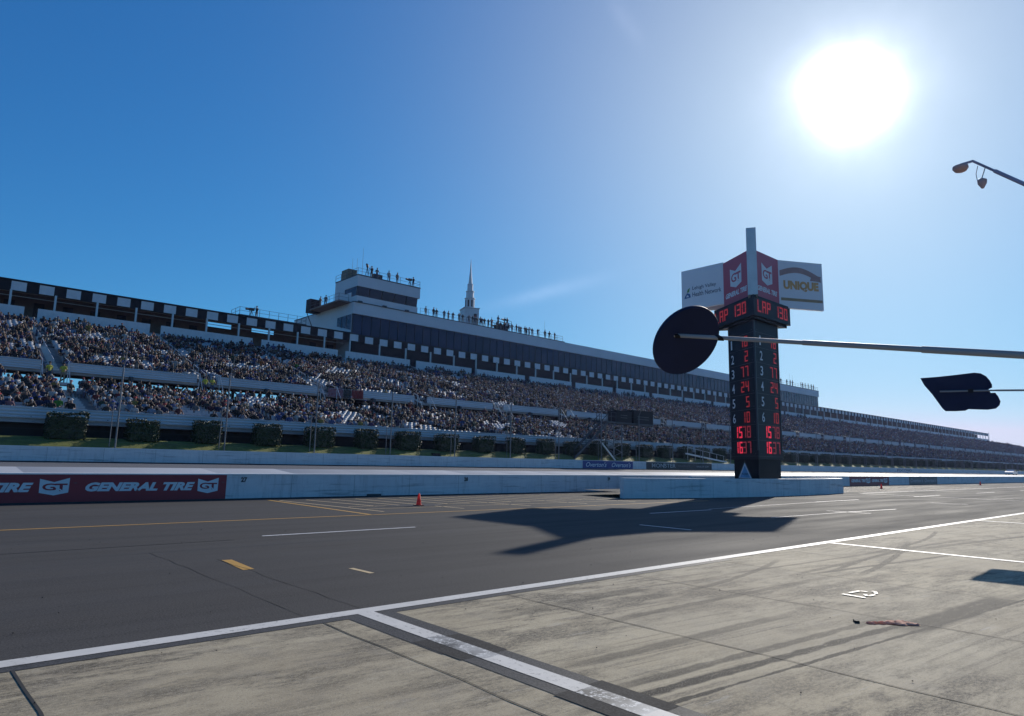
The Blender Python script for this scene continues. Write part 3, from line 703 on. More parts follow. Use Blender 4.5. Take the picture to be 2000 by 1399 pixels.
# ------------------------------------------------------------------ press building
pb = thing('press_building', (137, 106, 17), 'long white press building with dark window band and control tower above the grandstand', 'building')
PX0, PX1 = 51.7, 222.4
MB().box(PX0, PX1, 96.02, 118, 17.27, 21.7, 0).build('lower_wall', 'pressdark', pb)
MB().box(PX0, PX1, 96.35, 118, 21.7, 24.95, 0).build('core_wall', 'pressdark', pb)
MB().box(PX0 - .1, PX1 + .1, 95.9, 118.1, 24.95, 26.85).build('parapet', 'presswhite', pb)
MB().box(PX0 - .14, 101, 95.86, 118.14, 26.85, 26.98).build('roof_edge', 'darksteel', pb)
MB().box(192, PX1 + .14, 95.86, 118.14, 26.85, 27.0).build('roof_edge', 'darksteel', pb)
for x in (108, 128, 146, 158): MB().box(x, x + 3, 97, 99, 26.85, 27.15).build('roof_hatch', 'presswhite', pb)
nb = 20; w = (PX1 - PX0) / nb
for k in range(nb):
    a = PX0 + k * w
    wd = MB(); wd.box(a + .03, a + w - .03, 96.18, 96.34, 21.72, 24.93, 0); win = wd.build('window_band', 'glass', pb)
    mu = MB()
    for j in range(5): mu.box(a + j * w / 5 - .045 + .05, a + j * w / 5 + .045 + .05, 96.10, 96.178, 21.72, 24.93)
    mu.build('mullion', 'mullion', win)
# left end wall
MB().box(PX0 - .08, PX0 - .001, 96.4, 118, 17.3, 24.94).build('end_wall', 'presswhite', pb)
mb = MB(); mb.prism([(96.5, 22.3), (101.2, 23.5), (101.2, 24.9), (96.5, 24.9)], (PX0 - .085, 0, 0), (0, 1, 0), (0, 0, 1), (-.03, 0, 0)); ew = mb.build('end_window', K['glass'], pb)
mb = MB()
for y in (98, 99.6): mb.box(PX0 - .16, PX0 - .118, y - .05, y + .05, 23.0, 24.9)
mb.build('mullion', 'mullion', ew)
# balcony on the left end
MB().box(49.6, PX0 - .12, 97.2, 107.6, 26.86, 27.1).build('balcony_floor', 'darkwall', pb)
MB().box(49.6, PX0 - .12, 107.6, 109.2, 26.7, 29.0).build('balcony_box', 'pressdark', pb)
mb = MB().bar((49.7, 109, 26.8), (51.5, 108.6, 22.5), .12)
mb.build('balcony_brace', 'darksteel', pb)
def railing(name, pts, h, parent, step=1.6, r=.035):
    mb = MB()
    for p, q in zip(pts, pts[1:]):
        p, q = Vector(p), Vector(q); n_ = max(1, round((q - p).length / step))
        for i in range(n_ + 1):
            c = p.lerp(q, i / n_); mb.bar(c, c + Vector((0, 0, h)), r * 1.4)
        for zz in (h, h * .52): mb.bar(p + Vector((0, 0, zz)), q + Vector((0, 0, zz)), r)
    return mb.build(name, 'darksteel', parent)
railing('balcony_railing', [(49.65, 107.5, 27.1), (49.65, 97.3, 27.1), (51.4, 97.3, 27.1)], 1.1, pb)
# control tower on top
TX0, TX1 = 52.3, 64.2
MB().box(TX0, TX1, 96.4, 104, 26.99, 28.15).build('tower_wall', 'presswhite', pb)
MB().box(TX0 + .3, TX1 - .3, 96.9, 103.8, 28.15, 29.75).build('tower_core', 'darkwall', pb)
MB().box(TX0, TX1 + .35, 96.3, 104, 29.75, 31.55).build('tower_parapet', 'presswhite', pb)
MB().box(TX0 - .05, TX1 + .4, 96.25, 104.05, 31.55, 31.72).build('tower_roof_edge', 'darksteel', pb)
for k in range(5):
    a = TX0 + .05 + k * (TX1 - TX0) / 5
    mb = MB(); mb.quad((a, 96.62, 28.16), (a + 2.28, 96.62, 28.16), (a + 2.28, 96.42, 29.74), (a, 96.42, 29.74)); win = mb.build('tower_window', 'glass', pb)
    MB().bar((a, 96.58, 28.16), (a, 96.38, 29.74), .09).build('mullion', 'mullion', win)
mb = MB().box(TX0 + .1, TX0 + .25, 96.7, 98.2, 28.16, 29.74).box(TX0 + .1, TX0 + .25, 98.25, 100.6, 28.95, 29.74); mb.build('tower_side_window', 'glass', pb)
MB().box(TX0, TX0 + .25, 98.25, 104, 28.15, 28.94).box(TX0, TX0 + .25, 100.6, 104, 28.95, 29.75).build('tower_side_wall', 'presswhite', pb)
mb = MB().bar((PX0, 95.82, 26.92), (TX1 + 1, 95.82, 26.92), .10)
for x in (52.6, 57.2, 61.6): mb.box(x - .35, x + .35, 95.5, 95.85, 26.85, 27.12)
mb.build('floodlight_rail', 'darksteel', pb)
railing('tower_railing', [(TX0, 104, 31.72), (TX0, 96.4, 31.72), (TX1 + .3, 96.4, 31.72), (TX1 + .3, 104, 31.72)], 1.08, pb, 1.9)
railing('roof_railing', [(TX1 + .4, 96.1, 26.98), (100.6, 96.1, 26.98), (100.6, 108, 26.98)], 1.1, pb, 1.7, .03)
railing('roof_railing', [(192, 96.1, 27.0), (PX1, 96.1, 27.0), (PX1, 108, 27)], 1.1, pb, 2.0, .03)
for x, y, zt in ((50.9 + 2, 99.5, 35.2), (53.6, 99.2, 35.3), (54.4, 98.8, 37.2)):
    MB().tube((x, y, 31.7), (x, y, zt), .035, 6, .015).build('antenna', 'darksteel', pb)
for x, zt in ((96.6, 31.0), (78.8, 29.8), (205.5, 31.2), (207.5, 30.8)):
    MB().tube((x, 97.5, 26.9), (x, 97.5, zt), .03, 6, .015).build('antenna', 'darksteel', pb)
MB().box(52.6, 54.2, 100.2, 102.6, 31.72, 33.5).build('roof_hut', 'brown', pb)
MB().box(56.3, 58.0, 98.2, 99.0, 31.72, 33.0).build('roof_cabinet', 'darksteel', pb)

# ------------------------------------------------------------------ steeple
sp = thing('steeple', (88.03, 112, 26.85), 'tall white tiered steeple with needle spire rising behind the press building roof', 'steeple')
def tier(nm, w, z0, z1, k='parapet'): return MB().lathe([(w, z0), (w, z1)], (88.03, 112, 0), 4, 0, math.pi / 4 - .35).build(nm, k, sp)
rt = 2 ** .5
tier('steeple_base', 1.62 * rt, 26.86, 34.1)
MB().lathe([(1.62 * rt, 34.1), (1.78 * rt, 34.2), (1.78 * rt, 34.35), (1.2 * rt, 34.5)], (88.03, 112, 0), 4, 0, math.pi / 4 - .35).build('cornice', 'silver', sp)
MB().box(87.9, 88.4, 109.9, 110.6, 32.4, 33.0).build('dark_vent', 'darkopen', sp)
MB().lathe([(1.05, 34.4), (1.05, 36.5)], (88.03, 112, 0), 8, 0, .2).build('belfry', 'parapet', sp)
mb = MB()
for i in range(8):
    t = .2 + (i + .5) * math.pi / 4; d = Vector((math.cos(t), math.sin(t), 0)); mb.obox(Vector((88.03, 112, 35.45)) + d * .975, Vector((-d.y, d.x, 0)) * .17, (0, 0, .75), d * .02)
mb.build('louvre', 'darkopen', sp)
MB().lathe([(1.05, 36.5), (1.2, 36.56), (1.2, 36.7), (.9, 36.8)], (88.03, 112, 0), 8, 0, .2).build('cornice', 'silver', sp)
MB().lathe([(.84, 36.75), (.84, 38.1)], (88.03, 112, 0), 8, 0, .2).build('upper_tier', 'parapet', sp)
MB().lathe([(.84, 38.1), (.96, 38.15), (.96, 38.28), (.7, 38.36)], (88.03, 112, 0), 8, 0, .2).build('cornice', 'silver', sp)
MB().lathe([(.64, 38.3), (.60, 39.75)], (88.03, 112, 0), 8, 0, .2).build('lantern', 'parapet', sp)
MB().lathe([(.66, 39.75), (.66, 39.85), (.44, 39.95), (.2, 42.6), (.05, 45.0), (.02, 45.6)], (88.03, 112, 0), 8, 0, .2).build('spire', 'parapet', sp)

# ------------------------------------------------------------------ television scaffold on the press roof, camera deck on the canopy
sc_ = thing('camera_scaffold', (87.4, 100.5, 26.98), 'scaffold television camera tower standing on the press building roof among spectators', 'scaffold')
mb = MB()
for x in (85.6, 87.4, 89.2):
    for y in (99.6, 101.6): mb.bar((x, y, 26.98), (x, y, 30.6 if x < 88 else 29.9), .07)
for z in (27.9, 28.8, 29.5, 30.0):
    for y in (99.6, 101.6): mb.bar((85.6, y, z), (89.2, y, z), .06)
mb.bar((85.6, 99.6, 27), (87.4, 99.6, 29.5), .06); mb.bar((87.4, 99.6, 27), (89.2, 99.6, 29.5), .06); mb.build('frame', 'darksteel', sc_)
MB().box(85.5, 89.3, 99.5, 101.7, 28.8, 28.9).build('platform', 'darksteel', sc_)
MB().box(86.0, 88.6, 99.9, 101.4, 27.0, 28.78).build('equipment_case', 'blackvinyl', sc_)
def tv_camera(name, x, y, z, label, d=(-1, -.3, -.1), h=1.3):
    t = thing(name, (x, y, z), label, 'camera', 'television cameras on the roofs')
    mb = MB()
    for k in range(3):
        a = k * 2.1; mb.bar((x + .45 * math.cos(a), y + .45 * math.sin(a), z), (x, y, z + h - .1), .06)
    mb.build('tripod', 'darksteel', t)
    d = Vector(d).normalized(); s_ = Vector((-d.y, d.x, 0)).normalized(); u = s_.cross(d)
    c = Vector((x, y, z + h + .1)); MB().obox(c, d * .38, s_ * .16, u * .2).build('camera_body', 'blackvinyl', t)
    MB().tube(c + d * .38, c + d * 1.0, .14, 10, .17).build('lens', 'blackvinyl', t)
    return t
tv_camera('television_camera', 88.0, 100.4, 28.9, 'television camera on tripod high on the scaffold tower')
tv_camera('television_camera', 62.9, 97.2, 31.72, 'large television camera at right corner of the control tower roof', h=1.2)
tv_camera('television_camera', 54.5, 97.3, 31.72, 'television camera on the left part of the control tower roof', d=(-.6, -.8, 0), h=1.9)
cp = thing('camera_deck', (39.5, 99, 21.76), 'railed camera deck standing on the canopy left of the press building', 'platform')
MB().box(34.2, 44.6, 97.5, 101, 22.0, 22.25).build('deck_floor', 'darksteel', cp)
mb = MB()
for x in (34.5, 38, 41.5, 44.3): mb.bar((x, 98, 21.76), (x, 98, 22.0), .12); mb.bar((x, 100.6, 21.76), (x, 100.6, 22.0), .12)
mb.build('deck_legs', 'darksteel', cp)
railing('deck_railing', [(34.3, 101, 22.25), (34.3, 97.6, 22.25), (44.5, 97.6, 22.25), (44.5, 101, 22.25)], 1.1, cp, 1.4)
tv_camera('television_camera', 36.6, 99.2, 22.25, 'television camera on the railed deck above the canopy', h=1.2)

# ------------------------------------------------------------------ people
def skin_body(J, E, R, roles, root=0):
    me = bpy.data.meshes.new('body_skeleton'); me.from_pydata(J, E, []); o = bpy.data.objects.new('body_skeleton', me); COL.objects.link(o)
    o.modifiers.new('s', 'SKIN'); sub = o.modifiers.new('d', 'SUBSURF'); sub.levels = 1; sub.render_levels = 1
    for i, r in enumerate(R):
        me.skin_vertices[0].data[i].radius = r if isinstance(r, tuple) else (r, r)
        me.skin_vertices[0].data[i].use_root = (i == root)
    dg = bpy.context.evaluated_depsgraph_get(); ev = bpy.data.meshes.new_from_object(o.evaluated_get(dg))
    V = [v.co.copy() for v in ev.vertices]; F = [tuple(p.vertices) for p in ev.polygons]
    bpy.data.objects.remove(o); bpy.data.meshes.remove(me); bpy.data.meshes.remove(ev)
    return V, F
def person_mesh(pose, hat, arms):
    if pose == 'sit':
        P = dict(pel=(0, .10, .50), sp=(0, .14, .74), ch=(0, .13, .97), nk=(0, .11, 1.10), hb=(0, .09, 1.17), ht=(0, .08, 1.31))
        legs = lambda s: [(s * .11, .04, .50), (s * .14, -.40, .52), (s * .14, -.42, .12), (s * .14, -.56, .07)]
        A = {0: [(.20, .12, 1.02), (.26, .02, .77), (.13, -.22, .66), (.09, -.31, .65)], 1: [(.20, .12, 1.02), (.30, -.10, .80), (.10, -.22, 1.02), (.05, -.20, 1.16)],
             2: [(.20, .12, 1.02), (.31, .10, .76), (.24, -.20, .60), (.22, -.30, .60)]}[arms]
    else:
        P = dict(pel=(0, 0, .97), sp=(0, .02, 1.16), ch=(0, .02, 1.38), nk=(0, .01, 1.52), hb=(0, -.01, 1.59), ht=(0, -.01, 1.73))
        legs = lambda s: [(s * .10, 0, .92), (s * .12, -.02, .50), (s * .13, .03, .09), (s * .14, -.12, .05)]
        A = {0: [(.20, .02, 1.43), (.27, .04, 1.14), (.25, -.06, .90), (.24, -.09, .81)], 1: [(.20, .02, 1.43), (.27, -.04, 1.17), (.18, -.30, 1.10), (.14, -.38, 1.11)],
             2: [(.20, .02, 1.43), (.30, -.16, 1.36), (.12, -.30, 1.55), (.06, -.28, 1.62)]}[arms]
    J = [P['pel'], P['sp'], P['ch'], P['nk'], P['hb'], P['ht']]; R = [(.16, .13), (.15, .12), (.19, .13), .06, (.085, .095), (.075, .085)]
    E = [(0, 1), (1, 2), (2, 3), (3, 4), (4, 5)]; bones = [(0, 1, 0), (1, 2, 0), (2, 3, 0)]
    for s in (-1, 1):
        k = len(J); J += [(s * a[0], a[1], a[2]) for a in A]; R += [.075, .052, .038, .045]
        E += [(2, k), (k, k + 1), (k + 1, k + 2), (k + 2, k + 3)]; bones += [(k, k + 1, 0), (k + 1, k + 2, 1), (k + 2, k + 3, 1), (2, k, 0)]
        k = len(J); J += legs(s); R += [.10, .075, .05, (.05, .045)]
        E += [(0, k), (k, k + 1), (k + 1, k + 2), (k + 2, k + 3)]; bones += [(0, k, 2), (k, k + 1, 2), (k + 1, k + 2, 2), (k + 2, k + 3, 3)]
    V, F = skin_body(J, E, R, None)
    JV = [Vector(j) for j in J]; hb, ht = JV[4], JV[5]
    mi = []
    for f in F:
        c = sum((V[i] for i in f), Vector()) / len(f)
        if c.z > P['nk'][2] + .005 and abs(c.x) < .14 and abs(c.y - hb.y) < .16:
            mi.append(3 if (c.z > ht.z - .045 or (c.y > hb.y + .05 and c.z > hb.z)) else 1); continue
        best, br_ = 9, 0
        for a, b, r in bones:
            ab = JV[b] - JV[a]; t = max(0, min(1, (c - JV[a]).dot(ab) / max(1e-6, ab.length_squared))); d = (c - JV[a] - ab * t).length
            if d < best: best, br_ = d, r
        mi.append({0: 0, 1: 1, 2: 2, 3: 2}[br_])
    mb = MB(); mb.v = [tuple(v) for v in V]; mb.f = [list(f) for f in F]; mb.m = mi; mb.sm = [True] * len(F)
    if hat != 'hair':   # crown and peak
        c = ht + Vector((0, 0, .0)); mb.lathe([(.115, -.01), (.11, .05), (.07, .095), (.01, .105)], c, 12, 3, 0, True)
        mb.add([c + Vector(p) for p in ((-.08, -.08, 0), (.08, -.08, 0), (.06, -.20, -.02), (-.06, -.20, -.02), (-.08, -.08, -.012), (.08, -.08, -.012), (.06, -.20, -.032), (-.06, -.20, -.032))],
               [(0, 3, 2, 1), (4, 5, 6, 7), (2, 3, 7, 6), (0, 4, 7, 3), (1, 2, 6, 5)], 3)
    o = mb.build('person', ['shirt', 'skin', 'trousers', {'hair': 'hair', 'white cap': 'capwhite', 'black cap': 'capblack', 'red cap': 'capred', 'blue cap': 'capblue'}[hat]])
    me = o.data; bpy.data.objects.remove(o); return me
PM = {}
def person(pose, hat, arms, loc, rz, color, label, group, scale=1.):
    k = (pose, hat, arms)
    if k not in PM: PM[k] = person_mesh(*k)
    o = bpy.data.objects.new('person', PM[k]); COL.objects.link(o); o.location = loc; o.rotation_euler.z = rz; o.scale = (scale,) * 3; o.color = (*color, 1)
    return tag(o, label, 'person', group)
SHIRTS = [('black', (.016, .014, .014), 34), ('charcoal', (.05, .047, .045), 18), ('navy', (.03, .045, .14), 14), ('white', (.78, .78, .78), 11), ('grey', (.27, .27, .28), 10), ('red', (.30, .04, .04), 5),
          ('blue', (.08, .14, .40), 9), ('pale blue', (.34, .46, .66), 7), ('orange', (.50, .17, .04), 1.2), ('yellow', (.55, .40, .08), .7), ('lime green', (.12, .50, .06), .25), ('green', (.05, .11, .06), 2), ('maroon', (.14, .025, .04), 4), ('tan', (.34, .27, .20), 2), ('pink', (.55, .25, .28), 2), ('purple', (.13, .06, .20), 2)]
SHIRTS = [(a, tuple(x * .38 for x in b), w) for a, b, w in SHIRTS]
SW = np.array([s[2] for s in SHIRTS], float); SW /= SW.sum()
HATS = ['hair', 'white cap', 'black cap', 'red cap', 'blue cap']; HW = [.42, .20, .2, .1, .08]
HATTXT = {'hair': 'bare head', 'white cap': 'white cap', 'black cap': 'black cap', 'red cap': 'red cap', 'blue cap': 'blue cap'}
rp = random.Random(5)
G_ROOF = 'spectators lined along the press building roof'
roofx = [66.36, 67.91, 68.67, 70.18, 71.33, 72.32, 73.62, 74.48, 75.96, 76.7, 77.47, 78.0, 78.71, 79.28, 79.95, 80.68, 81.45, 83.11, 84.0, 84.76, 85.26, 85.94, 86.96, 87.88, 88.68, 89.44, 90.32, 90.96, 91.74, 92.57, 93.91, 95.94, 97.4, 98.77]
for k, x in enumerate(roofx):
    s = SHIRTS[rp.choices(range(len(SHIRTS)), SW)[0]] if k % 4 == 0 else SHIRTS[rp.choice((0, 0, 1, 2))]; h = rp.choices(HATS, HW)[0]
    person('stand', h, rp.choice((0, 1, 1, 2)), (x, 96.75 + rp.uniform(-.15, .3), 26.985), rp.uniform(-.5, .5) - .3, s[1], f'standing spectator in {s[0]} shirt with {HATTXT[h]}, {ordw(k + 1)} from left on press building roof', G_ROOF, rp.uniform(.98, 1.08))
for k, x in enumerate((198.5, 202.4, 204.7, 206.2, 212, 213.2, 215, 217.2, 219.4, 221)):
    s = SHIRTS[rp.choice((0, 1, 2))]
    person('stand', 'black cap', 1, (x, 96.9, 27.01), rp.uniform(-.4, .4), s[1], f'standing figure in {s[0]} shirt and black cap, {ordw(k + 1)} from left at far roof end', 'people on the far roof end', 1.1)
for (x, y, z, arm, cn, lab) in ((55.4, 97.4, 31.73, 2, 'black', 'camera operator in black standing tall behind the left tower roof camera'), (56.2, 97.0, 31.73, 1, 'grey', 'person in grey leaning beside the dark cabinet on the tower roof'),
                           (57.6 + .9, 97.0, 31.73, 0, 'white', 'person in white standing alone mid tower roof railing'), (60.2, 97.0, 31.73, 0, 'tan', 'person in tan at the tower roof railing left of the big camera'),
                           (63.75, 97.4, 31.73, 2, 'black', 'camera operator in black behind the big right tower roof camera'), (37.4, 99.3, 22.26, 2, 'black', 'camera operator in black on the canopy deck'),
                           (50.3, 105.2, 27.11, 1, 'charcoal', 'person in charcoal at the far left end of the balcony'), (50.5, 103.6, 27.11, 0, 'grey', 'person in grey on the balcony right of a companion in charcoal'),
                           (88.9, 100.6, 28.91, 2, 'black', 'camera operator in black on top of the roof scaffold'), (86.3, 100.4, 28.91, 1, 'navy', 'crew member in navy on the left of the roof scaffold')):
    col = [s[1] for s in SHIRTS if s[0] == cn][0]
    person('stand', 'black cap', arm, (x, y, z), -1.0 if arm == 2 else rp.uniform(-.5, .5), col, lab, 'roof crew', 1.08 if x != 55.4 else 1.2)
MBC = {s[0]: s[1] for s in SHIRTS}
gap = [(15.92, 69.9, 'black', 'left of a pair of standing people in black beneath the upper tier board'), (16.75, 69.9, 'black', 'right of a pair of standing people in black beneath the upper tier board'),
       (26.1, 70.0, 'navy', 'person in navy standing leftmost of three below the second board'), (26.75, 70.1, 'charcoal', 'person in charcoal standing in the middle of three below the second board'), (27.35, 69.9, 'black', 'person in black standing rightmost of three below the second board'),
       (30.1, 70, 'blue', 'person in blue walking beneath the board right of the trio'), (31.0, 70, 'white', 'person in white walking beneath the board left of two dark walkers'), (31.9, 70, 'maroon', 'person in maroon walking beneath the board'), (32.5, 70, 'charcoal', 'person in charcoal walking last before the third stairway'),
       (39.9, 70, 'tan', 'person in tan standing below the board right of the flags')]
for x, y, c, lab in gap:
    person('stand', rp.choices(HATS, HW)[0], rp.choice((0, 0, 1)), (x, y, 6.81), rp.uniform(-1.2, 1.2), MBC[c], lab, 'people standing between the tiers')
for k, (x, y, z, lab) in enumerate(((9.0, 71.35, 7.95, 'left of two guards in yellow vests at the first upper stairway'), (10.05, 71.35, 7.95, 'right of two guards in yellow vests at the first upper stairway'),
                      (22.25, 71.35, 7.95, 'left of two guards in yellow vests at the second upper stairway'), (22.95, 71.35, 7.95, 'right of two guards in yellow vests at the second upper stairway'))):
    person('stand', 'black cap', k % 2, (x, y, z), rp.uniform(-.5, .5), (.36, .35, .04), lab, 'stairway guards in yellow vests')
for k, x in enumerate((9.4, 22.6)): MB().box(x - 1.3, x + 1.3, 70.6, 71.85, 7.7, 7.94).build('stair_landing', 'deck', gs)
MB().box(GX0, 240, 65.3, 70.55, 6.62, 6.80).build('mid_walkway', 'deck', gs)

# seats: who sits where
def vis(x, y, z):
    d = Vector((x, y, z - CAM_Z)); q = d.dot(cf)
    return q > 0 and abs(1310.27 * d.dot(cr) / q) < 1012 and abs(1310.27 * d.dot(cu) / q) < 720
def patch(x, y):   # clusters of free seats
    return math.sin(x * .30 + y * .62) + math.sin(x * .62 - y * .55 + 2) + .7 * math.sin(x * 1.5 + y * 1.9)
seats = []   # (x, y, z, tier, row, occupied)
for tier_, row, n in (('lower', lrow, LR), ('upper', urow, UR)):
    for i in range(n):
        y, z = row(i)
        xe = GX1 if tier_ == 'lower' else (CX1 if True else GX1)
        xend = xe if tier_ == 'lower' else max(CX1, GX1 - i * 4.2 - 1)
        k = 0; x = -4.
        while x < xend:
            a = min(AIS, key=lambda q: abs(q - x))
            if abs(a - x) > .62 or rp.random() < .10:
                p = patch(x, y)
                prob = (.86 - (.76 if p > .95 else .25 if p > .45 else 0)) if x < 70 else (.9 - (.45 if p > 1.4 else 0)) if x < 110 else .93
                if tier_ == 'lower' and i == 0: prob *= .7
                seats.append((x + rp.uniform(-.05, .05), y, z, tier_, i, rp.random() < prob))
            x += .56
front = [s for s in seats if vis(s[0], s[1], s[2] + .8)]
front.sort(key=lambda s: (s[0] ** 2 + s[1] ** 2 + (s[2] - CAM_Z) ** 2))
N_IND = 300 - len(roofx) - 10 - 10 - len(gap) - 4
ind = [s for s in front if s[5]][:N_IND]; indset = set(id(s) for s in ind)
cnt = {}
special = {}
for s in sorted(ind, key=lambda q: (q[4], q[0])):
    a = [q for q in AIS if q < s[0]]; ref = a[-1] if a and a[-1] > 5 else None
    base = ref if ref else AIS[2]
    seat_no = max(1, round(abs(s[0] - base) / .56) - 1)
    key = (s[4], base, ref is None)
    while (key, seat_no) in special: seat_no += 1
    special[(key, seat_no)] = 1
    sh = SHIRTS[rp.choices(range(len(SHIRTS)), SW)[0]]; h = rp.choices(HATS, HW)[0]
    if abs(s[0] - 7.7) < .3 and s[4] == 1: sh = SHIRTS[10]
    aname = {9.4: 'first', 22.6: 'second', 35.8: 'third'}.get(round(base, 1), 'fourth')
    lab = f'{sh[0]} shirt, {HATTXT[h]}, lower tier {ordw(s[4] + 1)} row, {ordw(seat_no)} seat {"left" if ref is None else "right"} of {aname} stairway'
    person('sit', h, rp.choice((0, 0, 1, 2)), (s[0], s[1] - .02, s[2] + .005), rp.uniform(-.35, .35), sh[1], lab, 'fans seated near the front of the lower tier', rp.uniform(.93, 1.06))

# all other fans: one mass
def ringtube(path, n=6):
    """stack of rings: (centre, rx, ry)"""
    vs, fs = [], []
    for c, rx, ry in path:
        for i in range(n): t = 2 * math.pi * i / n + .5; vs.append((c[0] + rx * math.cos(t), c[1] + ry * math.sin(t), c[2]))
    for k in range(len(path) - 1):
        for i in range(n): fs.append((k * n + i, k * n + (i + 1) % n, (k + 1) * n + (i + 1) % n, (k + 1) * n + i))
    fs.append(tuple(range((len(path) - 1) * n, len(path) * n))); return vs, fs
def limb(p, q, r):
    mb = MB().bar(p, q, r * 2); return mb.v, [tuple(f) for f in mb.f]
def template(lod, arms, standing=False):
    V, F, Rr = [], [], []
    def put(vf, role):
        v, f = vf; n = len(V); V.extend(v); F.extend([tuple(i + n for i in q) for q in f]); Rr.extend([role] * len(v))
    n = 6 if lod == 0 else 4
    b = .45 if standing else 0
    y0 = -.02 if standing else .12
    put(ringtube([((0, y0, .45 + b), .18, .13), ((0, y0 + .02, .74 + b), .18, .12), ((0, y0, .98 + b), .22, .11), ((0, y0 - .01, 1.06 + b), .09, .07)], n), 0)
    put(ringtube([((0, y0 - .03, 1.08 + b), .06, .07), ((0, y0 - .03, 1.17 + b), .10, .11)], n), 1)
    put(ringtube([((0, y0 - .03, 1.17 + b), .105, .115), ((0, y0 - .03, 1.25 + b), .10, .11), ((0, y0 - .03, 1.31 + b), .05, .05)], n), 2)
    for s in (-1, 1):
        if standing: put(limb((s * .1, 0, .02), (s * .1, 0, .95), .085), 3)
        else: put(limb((s * .11, .06, .5), (s * .13, -.42, .52), .08), 3)
        if lod == 0:
            if not standing: put(limb((s * .13, -.42, .52), (s * .13, -.42, .03), .06), 3)
            sh = (s * .24, y0, .98 + b); el = (s * .29, y0 - .1, .74 + b); ha = ((s * .14, y0 - .33, .66 + b), (s * .08, y0 - .28, 1.1 + b), (s * .3, y0 - .3, .62 + b))[arms]
            put(limb(sh, el, .055), 0); put(limb(el, ha, .042), 1)
    return np.array(V), F, np.array(Rr)
PAL = np.array([s[1] for s in SHIRTS]); SKINP = np.array([(.42, .25, .18), (.50, .31, .22), (.55, .35, .26), (.2, .11, .08)]) * .4
CAPP = np.array([(.03, .02, .012), (.08, .05, .03), (.42, .42, .43), (.02, .02, .02), (.20, .025, .03), (.04, .06, .18), (.18, .12, .07), (.03, .025, .02), (.05, .04, .03), (.28, .26, .24)]); TRP = np.array([(.03, .04, .08), (.02, .02, .025), (.20, .17, .12), (.06, .08, .14), (.3, .27, .22)])
def mass_mesh(name, batches, matk, parent=None):
    Vs, starts, tots, loops, cols = [], [], [], [], []; nv = 0; nl = 0
    for (V, F, C) in batches:   # V (N,k,3), F template, C (N,k,3)
        N_, k, _ = V.shape
        if N_ == 0: continue
        Vs.append(V.reshape(-1, 3)); cols.append(C.reshape(-1, 3))
        tl = np.concatenate([np.array(f) for f in F]); tt = np.array([len(f) for f in F])
        L = (tl[None, :] + (np.arange(N_) * k)[:, None]).reshape(-1) + nv; loops.append(L)
        T = np.tile(tt, N_); tots.append(T); starts.append(np.concatenate([[0], np.cumsum(T)[:-1]]) + nl)
        nv += N_ * k; nl += len(L)
    me = bpy.data.meshes.new(name); V = np.concatenate(Vs); L = np.concatenate(loops); S = np.concatenate(starts); T = np.concatenate(tots); C = np.concatenate(cols)
    me.vertices.add(len(V)); me.vertices.foreach_set('co', V.astype(np.float32).ravel())
    me.loops.add(len(L)); me.loops.foreach_set('vertex_index', L.astype(np.int32))
    me.polygons.add(len(S)); me.polygons.foreach_set('loop_start', S.astype(np.int32)); me.polygons.foreach_set('loop_total', T.astype(np.int32))
    at = me.attributes.new('col', 'FLOAT_COLOR', 'POINT'); at.data.foreach_set('color', np.concatenate([C, np.ones((len(C), 1))], 1).astype(np.float32).ravel())
    me.materials.append(K[matk]); me.update(calc_edges=True); me.validate()
    o = bpy.data.objects.new(name, me); COL.objects.link(o)
    return o
oth = [s for s in seats if s[5] and id(s) not in indset and (vis(s[0], s[1], s[2] + .8) or s[0] > 2)]
batches = []
pos = np.array([(s[0], s[1], s[2]) for s in oth]); dist = np.hypot(pos[:, 0], pos[:, 1])
stand = RNG.random(len(pos)) < np.where(np.sin(pos[:, 0] * .23 + pos[:, 1] * .4) + np.sin(pos[:, 0] * .61 - pos[:, 1] * .9) > 1.1, .40, .05)
sel = RNG.integers(0, 3, len(pos))
for lod, lo, hi in ((0, 0, 135), (1, 135, 9999)):
    for arms in range(3):
        for st in (False, True):
            m_ = (dist >= lo) & (dist < hi) & (sel == arms) & (stand == st); N_ = int(m_.sum())
            if not N_: continue
            V, F, Rr = template(lod, arms, st); a = RNG.uniform(-.45, .45, N_); sc2 = RNG.uniform(.92, 1.07, N_); lean = RNG.uniform(-.25, .12, N_)
            P = np.repeat(V[None], N_, 0) * sc2[:, None, None]; P[:, :, 1] += np.where(P[:, :, 2] > .55, (P[:, :, 2] - .55) * lean[:, None], 0)
            x = P[:, :, 0] * np.cos(a)[:, None] - P[:, :, 1] * np.sin(a)[:, None]; y = P[:, :, 0] * np.sin(a)[:, None] + P[:, :, 1] * np.cos(a)[:, None]
            P = np.stack([x, y, P[:, :, 2]], 2) + pos[m_][:, None, :]
            C = np.zeros((N_, len(V), 3))
            C[:, Rr == 0] = (PAL[RNG.choice(len(PAL), N_, p=SW)] * RNG.uniform(.55, 1.35, (N_, 1)))[:, None]; C[:, Rr == 1] = SKINP[RNG.integers(0, 4, N_)][:, None]
            C[:, Rr == 2] = CAPP[RNG.integers(0, len(CAPP), N_)][:, None]; C[:, Rr == 3] = TRP[RNG.integers(0, len(TRP), N_)][:, None]
            batches.append((P, F, C))
o = mass_mesh('crowd', batches, 'crowd'); o['kind'] = 'stuff'; tag(o, 'mass of spectators filling both tiers of the grandstand', 'crowd')
